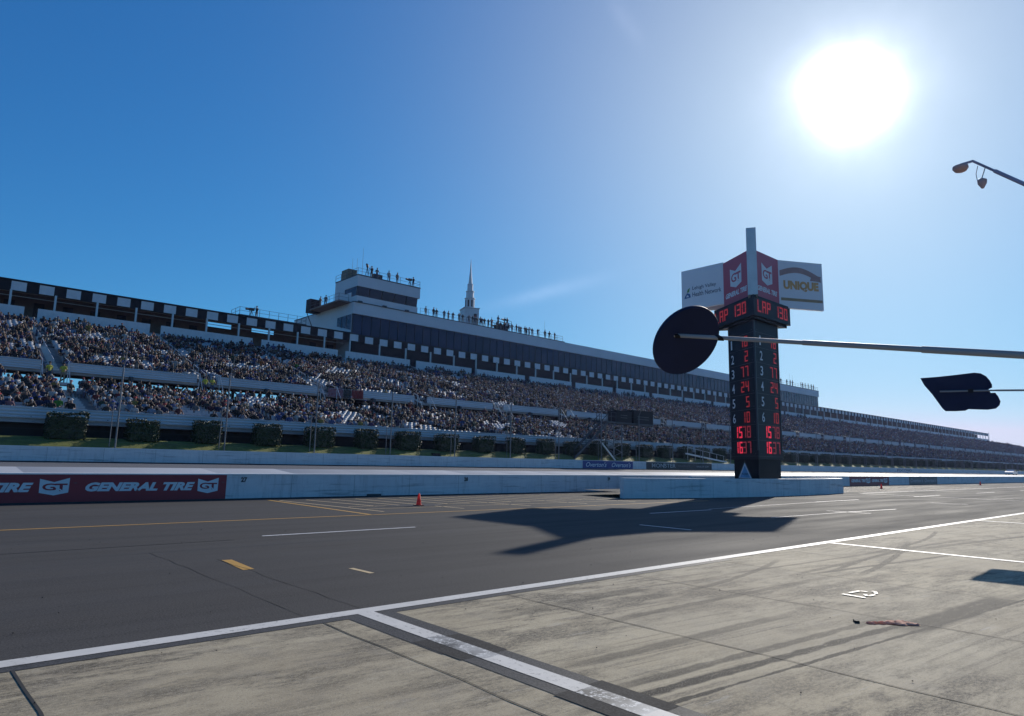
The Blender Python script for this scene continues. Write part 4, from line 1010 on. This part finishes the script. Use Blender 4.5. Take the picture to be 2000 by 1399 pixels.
# seats: the nearest free ones single, the rest in one part
def seat_vf():
    mb = MB().box(-.22, .22, -.16, .24, .40, .44).box(-.22, .22, .22, .27, .44, .86).box(-.04, .04, .05, .2, .0, .40)
    return mb
free = [s for s in front if not s[5]][:90]; fs_ = set(id(s) for s in free)
sm = seat_vf().build('seat', 'seat'); sme = sm.data; bpy.data.objects.remove(sm)
for s in free:
    o = bpy.data.objects.new('seat', sme); COL.objects.link(o); o.parent = gs; o.location = Vector((s[0], s[1] + .08, s[2] + .004)) - gs.location
sv = seat_vf(); SV = np.array(sv.v); rest_p = np.array([(s[0], s[1] + .08, s[2] + .004) for s in seats if id(s) not in fs_ and s[0] < 150 and (not s[5] or s[0] < 60)])
P = SV[None] + rest_p[:, None, :] - np.array(gs.location)[None, None, :]
o = mass_mesh('seats', [(P, [tuple(f) for f in sv.f], np.full(P.shape, .6))], 'seat'); o['kind'] = 'stuff'; o.parent = gs

# ------------------------------------------------------------------ starter's stand
ss = thing('starter_stand', (62, 51.6, 2.2), 'dark truss starter stand with stairs and two black boxes rising behind the track wall', 'flag stand')
mb = MB()
for dx in (0, 1.5):
    for dy in (0, 1.2): mb.bar((62.2 + dx, 51.0 + dy, 2.1), (62.2 + dx, 51.0 + dy, 6.55), .09)
for k in range(9):
    z = 2.2 + k * .48
    for dy in (0, 1.2): mb.bar((62.2, 51 + dy, z), (63.7, 51 + dy, z + .48), .05) if k % 2 else mb.bar((63.7, 51 + dy, z), (62.2, 51 + dy, z + .48), .05)
mb.build('truss_tower', 'steel', ss)
MB().box(60.8, 69.9, 50.9, 52.6, 6.55, 6.72).build('platform', 'darksteel', ss)
mb = MB()
for y in (51.0, 52.3):
    mb.bar((55.4, y, 2.3), (61.2, y, 6.6), .12, .25); mb.bar((55.4, y, 3.3), (61.2, y, 7.6), .06)
    for k in range(7): t_ = k / 6; mb.bar((55.4 + 5.8 * t_, y, 2.3 + 4.3 * t_), (55.4 + 5.8 * t_, y, 3.3 + 4.3 * t_), .05)
for k in range(20): t_ = k / 19; mb.box(55.3 + 5.8 * t_, 55.65 + 5.8 * t_, 51.08, 52.22, 2.3 + 4.3 * t_, 2.34 + 4.3 * t_)
mb.build('stairs', 'darksteel', ss)
railing('platform_railing', [(60.8, 52.4, 6.72), (60.8, 50.95, 6.72), (62.6, 50.95, 6.72)], 1.1, ss, .8)
for a, b, z1 in ((62.75, 65.6, 8.1), (66.0, 69.9, 8.35)):
    bx = MB().box(a, b, 50.95, 52.4, 6.73, z1).build('black_box', 'black', ss)
    mb = MB()
    for zz in (7.25, 7.55): mb.box(a + .7, b - .9, 50.93, 50.948, zz, zz + .05)
    mb.build('box_marking', 'dimtext', bx)
MB().bar((59.8, 50.95, 4.3), (62.4, 50.95, 2.2), .14).build('white_brace', 'walltop', ss)
rb = thing('access_ramp', (82, 51.6, 2.2), 'white sloping handrail and ramp on grass right of the starter stand', 'ramp')
MB().bar((78, 51.6, 3.35), (87.6, 51.3, 2.35), .22, .18).build('ramp_beam', 'walltop', rb)
mb = MB()
for k in range(6): mb.bar((78.4 + 1.8 * k, 51.6, 2.0), (78.4 + 1.8 * k, 51.6, 4.2 - .19 * k), .05)
mb.bar((78.4, 51.6, 4.2), (87.6, 51.6, 3.2), .05); mb.build('ramp_posts', 'silver', rb)
tag(MB().box(36.2, 37.0, 50.75, 51.1, 2.1, 2.42).build('cable_box', 'black'), 'small black box lying on the grass on top of the track wall', 'box')

# ------------------------------------------------------------------ plinth wall around the scoring tower
pl = thing('plinth_wall', (40, 22, 0), 'low curved white concrete wall enclosing the foot of the scoring tower', 'wall')
outer = [(28.25, 22.5), (31, 21.6), (34, 20.9), (37, 20.45), (40, 20.22), (44, 20.15), (48, 20.3), (50, 20.6)]
for k in range(1, 9):
    t = -math.pi / 2 + math.pi * k / 9 * .95; outer.append((50.6 + 2.75 * math.cos(t), 23.3 + 2.7 * math.sin(t)))
outer += [(48, 26.2), (44, 26.4), (40, 26.3)]
def ribbon(pts, th, z0, z1):
    mb = MB(); P = [Vector((x, y, 0)) for x, y in pts]; I = []
    for i, p in enumerate(P):
        d = (P[min(i + 1, len(P) - 1)] - P[max(i - 1, 0)]).normalized(); I.append(p + Vector((-d.y, d.x, 0)) * th)
    n = len(P); vs = [(p.x, p.y, z) for z in (z0, z1) for p in P] + [(p.x, p.y, z) for z in (z0, z1) for p in I]
    for i in range(n - 1):
        mb.f += [[i, i + 1, n + i + 1, n + i], [2 * n + i + 1, 2 * n + i, 3 * n + i, 3 * n + i + 1], [n + i, n + i + 1, 3 * n + i + 1, 3 * n + i]]
    mb.f += [[0, n, 3 * n, 2 * n], [n - 1, 3 * n - 1, 4 * n - 1, 2 * n - 1]]
    mb.v = vs; mb.m = [0] * len(mb.f); mb.sm = [False] * len(mb.f); return mb
ribbon(outer, .35, 0, 1.03).build('wall_ring', 'wall', pl)
ribbon(outer, .35, 1.03, 1.055).build('wall_cap', 'walltop', pl)
back = [(28.25, 22.7), (33, 23.6), (38, 24.4)]
MB().quad((28.4, 22.6, .3), (50, 21.0, .3), (52, 26, .3), (29, 26, .3)).build('plinth_floor', 'asphalt', pl)

# ------------------------------------------------------------------ scoring tower: three sides, one corner towards us
st = thing('scoring_tower', (41.6, 22.1, .3), 'three sided black scoring tower with red digits and red and white billboards on top', 'scoreboard tower')
A0 = Vector((40.05, 21.2, 0)); DR = Vector((1, 0, 0)); DL = Vector((.5, .8660254, 0)); UP = Vector((0, 0, 1))
NR = Vector((0, -1, 0)); NL = Vector((-.8660254, .5, 0)); OUT = Vector((-.8660254, -.5, 0))
S = 3.2
def tri(side, off, z0, z1, name, k, par=st):   # off = how far faces stand proud of the shaft
    a = A0 + OUT * (2 * off); s_ = side
    P = [a, a + DR * s_, a + DL * s_]
    mb = MB(); vs = [p + UP * z0 for p in P] + [p + UP * z1 for p in P]
    mb.add(vs, [(0, 2, 1), (3, 4, 5), (0, 1, 4, 3), (1, 2, 5, 4), (2, 0, 3, 5)]); return mb.build(name, k, par)
tri(S, 0, 2.25, 12.5, 'shaft', 'towerblack')
tri(S - .3, -.09, .3, 2.25, 'pedestal', 'black')
LAPS = 5.0; OFF = .38
tri(LAPS, OFF, 11.38, 12.70, 'lap_box', 'towerblack')
tri(LAPS - .5, OFF - .15, 11.2, 11.38, 'lap_box_underside', 'black')
# seven segment figures
SEG = {'0': 'abcdef', '1': 'bc', '2': 'abged', '3': 'abgcd', '4': 'fgbc', '5': 'afgcd', '6': 'afgedc', '7': 'abc', '8': 'abcdefg', '9': 'abcdfg', 'A': 'abcefg', 'P': 'abefg', 'L': 'fed'}
def digit(mb, ch, o, u, v, n, w, h, t):
    g = t * .18; hh = h / 2
    bars = {'a': ((g, h - t), (w - g, h)), 'd': ((g, 0), (w - g, t)), 'g': ((g, hh - t / 2), (w - g, hh + t / 2)), 'f': ((0, hh + g), (t, h - g)), 'e': ((0, g), (t, hh - g)), 'b': ((w - t, hh + g), (w, h - g)), 'c': ((w - t, g), (w, hh - g))}
    for s_ in SEG[ch]:
        (x0, y0), (x1, y1) = bars[s_]; mb.prism([(x0, y0), (x1, y0), (x1, y1), (x0, y1)], Vector(o) + Vector(n) * .003, u, v, Vector(n) * .012)
def word(txt, o, u, v, n, w, h, gap_, k, name, t=None):
    mb = MB(); o = Vector(o)
    for i, ch in enumerate(txt):
        if ch != ' ': digit(mb, ch, o + Vector(u) * (i * (w + gap_)), u, v, n, w, h, t or h * .105)
    return mb.build(name, k, st)
ROWS = [('1', '18'), ('2', '2'), ('3', '77'), ('4', '24'), ('5', '5'), ('6', '10')]
for face in ('right', 'left'):
    if face == 'right': n, u = NR, DR; at = lambda t, z: A0 + DR * (t * S) + UP * z
    else: n, u = NL, -DL; at = lambda t, z: A0 + DL * ((1 - t) * S) + UP * z
    c0 = .20 if face == 'right' else .10
    for k, (a, b) in enumerate(ROWS):
        z = 9.62 - 1.0 * k
        mb = MB(); lettering(mb, a, at(c0, z), u, UP, .34 if a != '1' else .16, .62, n, .006, 0, .01); mb.build('position_numeral', 'num', st)
        x0 = at((.60 if face == 'right' else .46) + (.17 if len(b) == 1 else 0), z - .02)
        word(b, x0, u, UP, n, .36, .70, .18, 'led', 'led_figure')
    for txt, z, k1 in (('15', 3.62, 'ledhot'), ('16', 2.62, 'ledhot')):
        word(txt, at(c0 + .06, z), u, UP, n, .38, .76, .14, k1, 'led_figure', .10)
    for txt, z in (('78', 3.62), ('37', 2.62)):
        word(txt, at(.60 if face == 'right' else .46, z), u, UP, n, .40, .76, .14, 'leddim', 'led_figure', .085)
    # lap counter
    a = A0 + OUT * (2 * OFF); L = LAPS
    q = (lambda t, z: a + DR * (t * L) + UP * z) if face == 'right' else (lambda t, z: a + DL * ((1 - t) * L) + UP * z)
    word('LAP', q(.10 if face == 'right' else .03, 11.66), u, UP, n, .46, .80, .16, 'led', 'led_figure', .095)
    word('130', q(.57 if face == 'right' else .48, 11.66), u, UP, n, .46, .80, .16, 'led', 'led_figure', .095)
    if face == 'right': continue
    # emblem at the foot
    f0 = A0 + OUT * (-.18); m0 = f0 + (DR if face == 'right' else DL) * ((S - .3) * .55)
    mb = MB(); flat(mb, [(-.95, 0), (.95, 0), (0, 1.22)], m0 + UP * .98, u, UP, n, .012, 0); flat(mb, [(-.78, .05), (.78, .05), (0, 1.05)], m0 + UP * .98, u, UP, n, .018, 1); flat(mb, [(-.6, .08), (.6, .08), (0, .86)], m0 + UP * .98, u, UP, n, .024, 2)
    lettering(mb, 'POCONO', m0 + UP * 1.22 - u * .36, u, UP, .72, .14, n, .03, 0, .02); mb.build('triangle_emblem', ['blackvinyl', 'white', 'triblue'], st)
for n_, d_ in ((NR, DR), (NL, DL)):
    mb = MB()
    for k in range(10):
        z = 2.44 + 1.0 * k; mb.obox(A0 + d_ * S / 2 + UP * z + n_ * .006, d_ * S / 2, UP * .012, n_ * .006)
    for t_ in (.04, S - .06): mb.obox(A0 + d_ * t_ + UP * 7.1 + n_ * .012, d_ * .05, UP * 4.3, n_ * .012)
    for k in range(10):
        for t_ in (.3, S - .3): mb.obox(A0 + d_ * t_ + UP * (2.6 + k) + n_ * .008, d_ * .03, UP * .03, n_ * .008)
    mb.build('panel_trim', 'darksteel', st)
# billboards
ZB, ZT = 12.71, 15.97; RL, WL = 3.62, 3.45; TH = .22
def board(name, p, d, n, L, z0, z1, k, par=st):
    p, d, n = Vector(p), Vector(d), Vector(n)
    mb = MB().obox(p + d * L / 2 + UP * (z0 + z1) / 2 - n * TH / 2, d * L / 2, UP * (z1 - z0) / 2, n * TH / 2); return mb.build(name, k, par)
DRW = Vector((math.cos(math.radians(-30)), math.sin(math.radians(-30)), 0)); NRW = Vector((DRW.y, -DRW.x, 0)); NRW = NRW if NRW.y < 0 else -NRW
DLW = Vector((0, 1, 0)); NLW = Vector((-1, 0, 0))
B0 = A0 + OUT * .1
PR = B0 + DR * RL; PLh = B0 + DL * RL
bdr = board('red_board', B0, DR, NR, RL, ZB, ZT, 'redpanel'); bdl = board('red_board', B0, DL, NL, RL, ZB, ZT, 'redpanel')
bwr = board('white_board', PR, DRW, NRW, WL, ZB - .12, ZT, 'signwhite'); bwl = board('white_board', PLh, DLW, NLW, WL, ZB + .35, ZT + .1, 'signwhite')
QA, QB = PR + DRW * (WL - .5) + Vector((.2, .9, 0)), PLh + DLW * (WL - .5) + Vector((.9, 0, 0))
board('back_board', QA, (QB - QA).normalized(), Vector((.87, .5, 0)), (QB - QA).length, ZB + .4, ZT - .2, 'silver')
FIN = B0 + OUT * .12
mb = MB().obox(FIN + UP * 15.0, Vector((.5, -.866, 0)) * .30, OUT * .26, UP * 2.25); mb.build('corner_fin', 'silver', st)
mb = MB().obox(FIN + UP * 12.66 + OUT * .01, Vector((.5, -.866, 0)) * .30, OUT * .26, UP * .09); mb.build('fin_foot', 'brown', st)
for bd, p, d, n, u in ((bdr, B0, DR, NR, DR), (bdl, B0, DL, NL, -DL)):
    c = p + d * (RL * .55)
    gt_shield(bd, c + UP * 14.55, u, UP, n, 1.45, 1.45, off=.008)
    mb = MB(); lettering(mb, 'GENERAL TIRE', c - u * 1.36 + UP * 13.28, u, UP, 2.72, .36, n, .008, 0, .05, .3); mb.build('board_lettering', 'white', bd)
# left white board: two lines of lettering and a leaf emblem
uL = -DLW; cL = PLh + DLW * WL
mb = MB(); lettering(mb, 'Lehigh Valley', cL + uL * .92 + UP * 14.42, uL, UP, 1.95, .34, NLW, .008, 0, .008); lettering(mb, 'Health Network', cL + uL * .92 + UP * 13.98, uL, UP, 2.35, .34, NLW, .008, 0, .008); mb.build('board_lettering', 'navytext', bwl)
mb = MB(); flat(mb, [(0, 0), (.55, .05), (.5, .3), (.25, .42), (.08, .2)], cL + uL * .22 + UP * 13.92, uL, UP, NLW, .008, 0); flat(mb, [(.22, .4), (.42, .42), (.5, .75), (.3, .62)], cL + uL * .22 + UP * 13.96, uL, UP, NLW, .008, 1)
flat(mb, [(.16, .1), (.4, .1), (.34, .24), (.24, .26)], cL + uL * .22 + UP * 13.92, uL, UP, NLW, .013, 2); mb.build('leaf_emblem', ['bluelogo', 'greenlogo', 'signwhite'], bwl)
# right white board
mb = MB(); lettering(mb, 'UNIQUE', PR + DRW * .36 + UP * 13.83, DRW, UP, 2.75, .74, NRW, .012, 0, .06); mb.build('board_lettering', 'orange', bwr)
mb = MB()
arc = [(.1 + 3.2 * t, 14.84 + .42 * math.sin(math.pi * min(1, t * 1.05)) - .25 * t) for t in [i / 14 for i in range(15)]]
for (x0, z0), (x1, z1) in zip(arc, arc[1:]): flat(mb, [(x0, z0), (x1, z1), (x1, z1 + .4), (x0, z0 + .4)], PR, DRW, UP, NRW, .008)
flat(mb, [(2.45, 14.66), (3.35, 14.62), (3.2, 14.8), (3.35, 15.0), (2.6, 15.04)], PR, DRW, UP, NRW, .012); mb.build('ribbon_emblem', 'ribbon', bwr)
mb = MB(); flat(mb, [(.14, 13.12), (3.38, 13.12), (3.38, 13.32), (.14, 13.32)], PR, DRW, UP, NRW, .008); mb.build('address_strip', 'shoulder', bwr)

# ------------------------------------------------------------------ cones
def cone(x, y, label, tilt=0):
    t = thing('traffic_cone', (x, y, 0), label, 'traffic cone', 'orange cones on pit road')
    MB().lathe([(.115, .035), (.10, .06), (.034, .46), (.02, .47)], (x, y, 0), 20, 0, 0, True).build('cone_body', 'cone', t)
    MB().box(x - .15, x + .15, y - .15, y + .15, .001, .035).build('cone_base', 'conedark', t)
    MB().lathe([(.087, .15), (.066, .26)], (x, y, 0), 20, 0, 0, True).build('cone_collar', 'cone', t)
    return t
cone(15.24, 22.21, 'orange traffic cone on the hatched pavement before the white pit wall')
cone(67.76, 23.9, 'small orange cone in front of the far red banner')
cone(105.3, 25.05, 'farthest tiny cone on pit road near right picture edge')
# oil stain beneath the near cone
mb = MB(); mb.add([(15.3 + 1.3 * math.cos(t) * (1 + .2 * math.sin(3 * t)), 22.35 + .5 * math.sin(t) * (1 + .15 * math.cos(5 * t)), .0075) for t in [i * math.pi / 12 for i in range(24)]], [tuple(range(24))]); struct('oil_stain', mb, 'tar')

# ------------------------------------------------------------------ signs on poles, light boom
def disc_sign():
    t = thing('pit_sign', (4.87, -1.5, 0), 'round black pit sign on a long grey pole in front of the scoring tower', 'pit sign')
    c = Vector((4.25, 2.79, 2.67)); vd = (c - Vector((0, 0, CAM_Z))).normalized()
    right = vd.cross(UP).normalized(); up = right.cross(vd)
    major = (right * .64 + up * .77).normalized(); minor = vd.cross(major).normalized()
    n = (-vd * .72 + minor * .69).normalized(); b = n.cross(major).normalized()
    mb = MB(); R_ = .280; nn = 48
    ring = [[c + (major * math.cos(a) + b * math.sin(a)) * R_ * s_ + n * h_ for a in [2 * math.pi * i / nn for i in range(nn)]] for s_, h_ in ((.985, .016), (1., .008), (1., -.008), (.985, -.016))]
    vs = [p for r in ring for p in r]
    mb.add(vs, [(k * nn + (i + 1) % nn, k * nn + i, (k + 1) * nn + i, (k + 1) * nn + (i + 1) % nn) for k in range(3) for i in range(nn)], 0, True); mb.add(vs, [tuple(range(nn)), tuple(range(3 * nn, 4 * nn))[::-1]])
    mb.build('sign_disc', 'signblack', t)
    p0 = Vector((4.11, 2.92, 2.73)) + n * .04; p1 = Vector((4.535, .80, 2.385)); d = (p1 - p0).normalized()
    pole = MB(); pole.tube(p0 - d * .02, p0 + d * .16 + d * .82, .0145, 12); pole.tube(p0 + d * .98, p0 + d * 1.65, .0175, 12); pole.tube(p0 + d * 1.65, p1 + d * 2.3, .021, 12); pole.build('pole', 'polewhite', t)
    e = p1 + d * 2.2; MB().bar((e.x, e.y, 0), (e.x, e.y, e.z), .06).build('stand_post', 'darksteel', t)
    for s_ in (.10, .42): MB().obox(p0 + d * s_, d * .02, n * .024, d.cross(n) * .024).build('clamp', 'black', t)
disc_sign()
def shape_sign():
    c = Vector((21.07, 5.36, 3.86)); vd = (c - Vector((0, 0, CAM_Z))).normalized(); right = vd.cross(UP).normalized(); up = right.cross(vd)
    t = thing('pit_sign', (20.75, .9, 0), 'black pit sign shaped like a slanted letter B on a thin pole at right', 'pit sign')
    # outline in metres, seen face on: slanted left edge, two round lobes on the right
    k = 18.17 / 1310.
    pts = [(1812, 735), (1840, 734), (1868, 732), (1890, 730), (1902, 729), (1912, 731), (1920, 737), (1925, 745), (1928, 753), (1928, 759), (1922, 762), (1925, 769), (1932, 769), (1936, 776), (1939, 786), (1937, 793), (1931, 799), (1918, 801), (1900, 800), (1888, 799), (1882, 802), (1866, 802.5), (1850, 802), (1845, 796), (1830, 768), (1818, 750)]
    poly = [((x - 1872) * k, -(y - 766) * k) for x, y in pts][::-1]
    o = c + right * 0 ; n = -vd
    mb = MB().prism(poly, c - n * .05, right, up, n * .07); mb.build('sign_board', 'signblack', t)
    q = c + n * .05; e = Vector((20.75, .9, 3.62))
    a = q - right * .40 + up * .04
    MB().tube(a, q + right * .85 + up * .02, .022, 10).tube(q + right * .85 + up * .02, e, .026, 10).build('pole', 'polewhite', t)
    MB().bar((e.x, e.y, 0), (e.x, e.y, e.z + .1), .08).build('stand_post', 'darksteel', t)
    MB().obox(q + right * .30 + up * .03, right * .06, up * .05, n * .05).build('clamp', 'black', t)
shape_sign()
def edge_sign():
    vd = Vector((1.262, .262, .095)).normalized(); c = Vector((0, 0, CAM_Z)) + vd * 19.5; right = vd.cross(UP).normalized()
    t = thing('pit_sign', (c.x + right.x * 1.2, c.y + right.y * 1.2, 0), 'blue and white pit sign cut off by the right picture edge', 'pit sign')
    o = c + right * .50
    MB().obox(o + right * .45, right * .45, UP * .21, vd * .03).build('sign_board', 'bluesign', t)
    MB().obox(o + right * .45 - vd * .035 - UP * .03, right * .40, UP * .06, vd * .004).build('sign_stripe', 'white', t)
    MB().bar(o + right * .9, o + right * 1.2, .05).bar(t.location, Vector((t.location.x, t.location.y, o.z + .1)), .08).build('stand_post', 'darksteel', t)
edge_sign()
def boom():
    t = thing('light_boom', (12.6, .9, 0), 'slender veil tinted boom with a round lamp and a small hanging lamp, upper right', 'light boom')
    cz = Vector((0, 0, CAM_Z))
    tip = cz + Vector((1.136, .245, .4575)) * 12; mid = cz + Vector((1.196, .197, .425)) * 11.2; d = (mid - tip).normalized(); e = mid + d * 1.4
    MB().tube(tip, tip.lerp(mid, .45), .022, 10).tube(tip.lerp(mid, .45), e, .034, 10).build('boom_arm', 'boom', t)
    MB().bar((e.x, e.y, 0), (e.x, e.y, e.z), .09).build('mast', 'boom', t); t.location = (e.x, e.y, 0)
    for ch in t.children: ch.location = -Vector((e.x - 12.6, e.y - .9, 0))
    L1 = cz + Vector((1.1245, .2585, .4465)) * 12
    mb = MB().bar(tip, L1 + Vector((0, 0, .07)), .035); mb.build('lamp_bracket', 'boom', t)
    MB().lathe([(.05, .07), (.12, .04), (.125, 0), (.09, -.05), (.03, -.075)], L1, 16, 0, 0, True).build('round_lamp', 'lamp', t)
    h = tip.lerp(mid, .26); L2 = h + Vector((-.03, .06, -.30))
    MB().bar(h, L2 + Vector((0, 0, .10)), .018).build('hanger', 'silver', t)
    MB().lathe([(.03, .09), (.075, .06), (.07, 0), (.02, -.09)], L2, 12, 0, 0, True).build('hanging_lamp', 'lamp', t)
    mb = MB(); pts = [tip.lerp(mid, .10) + Vector((0, .0, -.05)), tip.lerp(mid, .09) + Vector((0, .03, -.2)), tip.lerp(mid, .14) + Vector((0, .05, -.33)), L2 + Vector((0, .03, -.03))]
    for a, b in zip(pts, pts[1:]): mb.tube(a, b, .006, 6)
    mb.build('cable', 'boom', t)
boom()

# ------------------------------------------------------------------ litter on the pavement
f = MB(); nx_, ny_ = 26, 12; rr = random.Random(8)
def rag_pt(i, j):
    u_, v_ = i / nx_, j / ny_ - .5
    wd_ = .045 + .15 * max(0, min(1, (u_ - .38) * 4)) + .015 * math.sin(u_ * 23)
    x = 8.46 + .44 * u_ + .10 * v_ * wd_ * 4; y = 3.23 - .33 * u_ + v_ * wd_ * 1.1
    h_ = .010 + .008 * abs(math.sin(u_ * 19 + v_ * 3)) * (.4 + abs(math.sin(v_ * 7 + u_ * 5))) + .005 * abs(math.sin(v_ * 15 + u_ * 8)) + rr.uniform(0, .002)
    return (x + rr.uniform(-.004, .004), y + rr.uniform(-.003, .003), h_ * (.35 if i in (0, nx_) or j in (0, ny_) else 1))
f.add([rag_pt(i, j) for i in range(nx_ + 1) for j in range(ny_ + 1)], [(i * (ny_ + 1) + j, (i + 1) * (ny_ + 1) + j, (i + 1) * (ny_ + 1) + j + 1, i * (ny_ + 1) + j + 1) for i in range(nx_) for j in range(ny_)], 0)
tag(f.build('rag', 'rag'), 'crumpled salmon rag lying on the concrete stall', 'rag')
tag(MB().obox((8.445, 3.34, .014), (.045, .03, 0), (-.014, .02, 0), (0, 0, .012)).build('rubber_scrap', 'rubber'), 'small black rubber scrap beside the salmon rag', 'debris')
r_ = random.Random(3); pb_ = MB()
for i in range(300):
    x, y = r_.uniform(-2, 40), r_.uniform(1.2, 19)
    s_ = r_.uniform(.003, .007) * (1 + y * .05); pb_.lathe([(s_, .0), (s_ * .7, s_)], (x, y, .009), 5, 0, r_.random())
o = pb_.build('tyre_crumbs', ['rubber']); o['kind'] = 'stuff'; tag(o, 'scattered tyre crumbs and grit on pit road', 'grit')

# ------------------------------------------------------------------ far race car
cr_ = thing('race_car', (221.5, 45.5, 1.1), 'pale silver stock car on the far end of the track', 'car')
def carpart(name, prof, w, k, par=cr_, y0=45.5, x0=221.5, z0=1.1):
    mb = MB().prism(prof, (x0, y0 - w / 2, z0), (1, 0, 0), (0, 0, 1), (0, w, 0)); return mb.build(name, k, par)
bd_ = carpart('body', [(-2.5, .18), (2.5, .18), (2.5, .8), (1.7, .92), (-1.3, .88), (-2.3, .70), (-2.5, .5)], 1.95, 'carpaint')
carpart('roof', [(-.9, .9), (1.5, .92), (.9, 1.32), (-.1, 1.34)], 1.6, 'carpaint'); carpart('window', [(-.75, .95), (1.3, .95), (.85, 1.26), (-.08, 1.28)], 1.64, 'glass')
for dx in (-1.5, 1.5):
    for dy in (-.82, .82): MB().tube((221.5 + dx, 45.5 + dy - .14, 1.43), (221.5 + dx, 45.5 + dy + .14, 1.43), .34, 16).build('wheel', 'rubber', cr_)
carpart('spoiler', [(2.3, .9), (2.55, .9), (2.55, 1.12), (2.5, 1.12)], 1.7, 'black')

# ------------------------------------------------------------------ thin bluish volume, added for lens veil and far haze
hz = MB().box(-150, 1000, -120, 260, -1.3, 50); hm_ = bpy.data.materials.new('thin haze'); hm_.use_nodes = True
hn = hm_.node_tree; hn.nodes.clear(); pv = hn.nodes.new('ShaderNodeVolumePrincipled'); ho = hn.nodes.new('ShaderNodeOutputMaterial')
pv.inputs['Color'].default_value = (.46, .55, 1.0, 1); pv.inputs['Density'].default_value = .00012; pv.inputs['Anisotropy'].default_value = .55
hn.links.new(pv.outputs[0], ho.inputs['Volume']); K['haze'] = hm_
o = hz.build('haze', 'haze'); o['kind'] = 'stuff'; tag(o, 'thin bluish haze volume added to imitate lens veil over the whole track', 'haze')
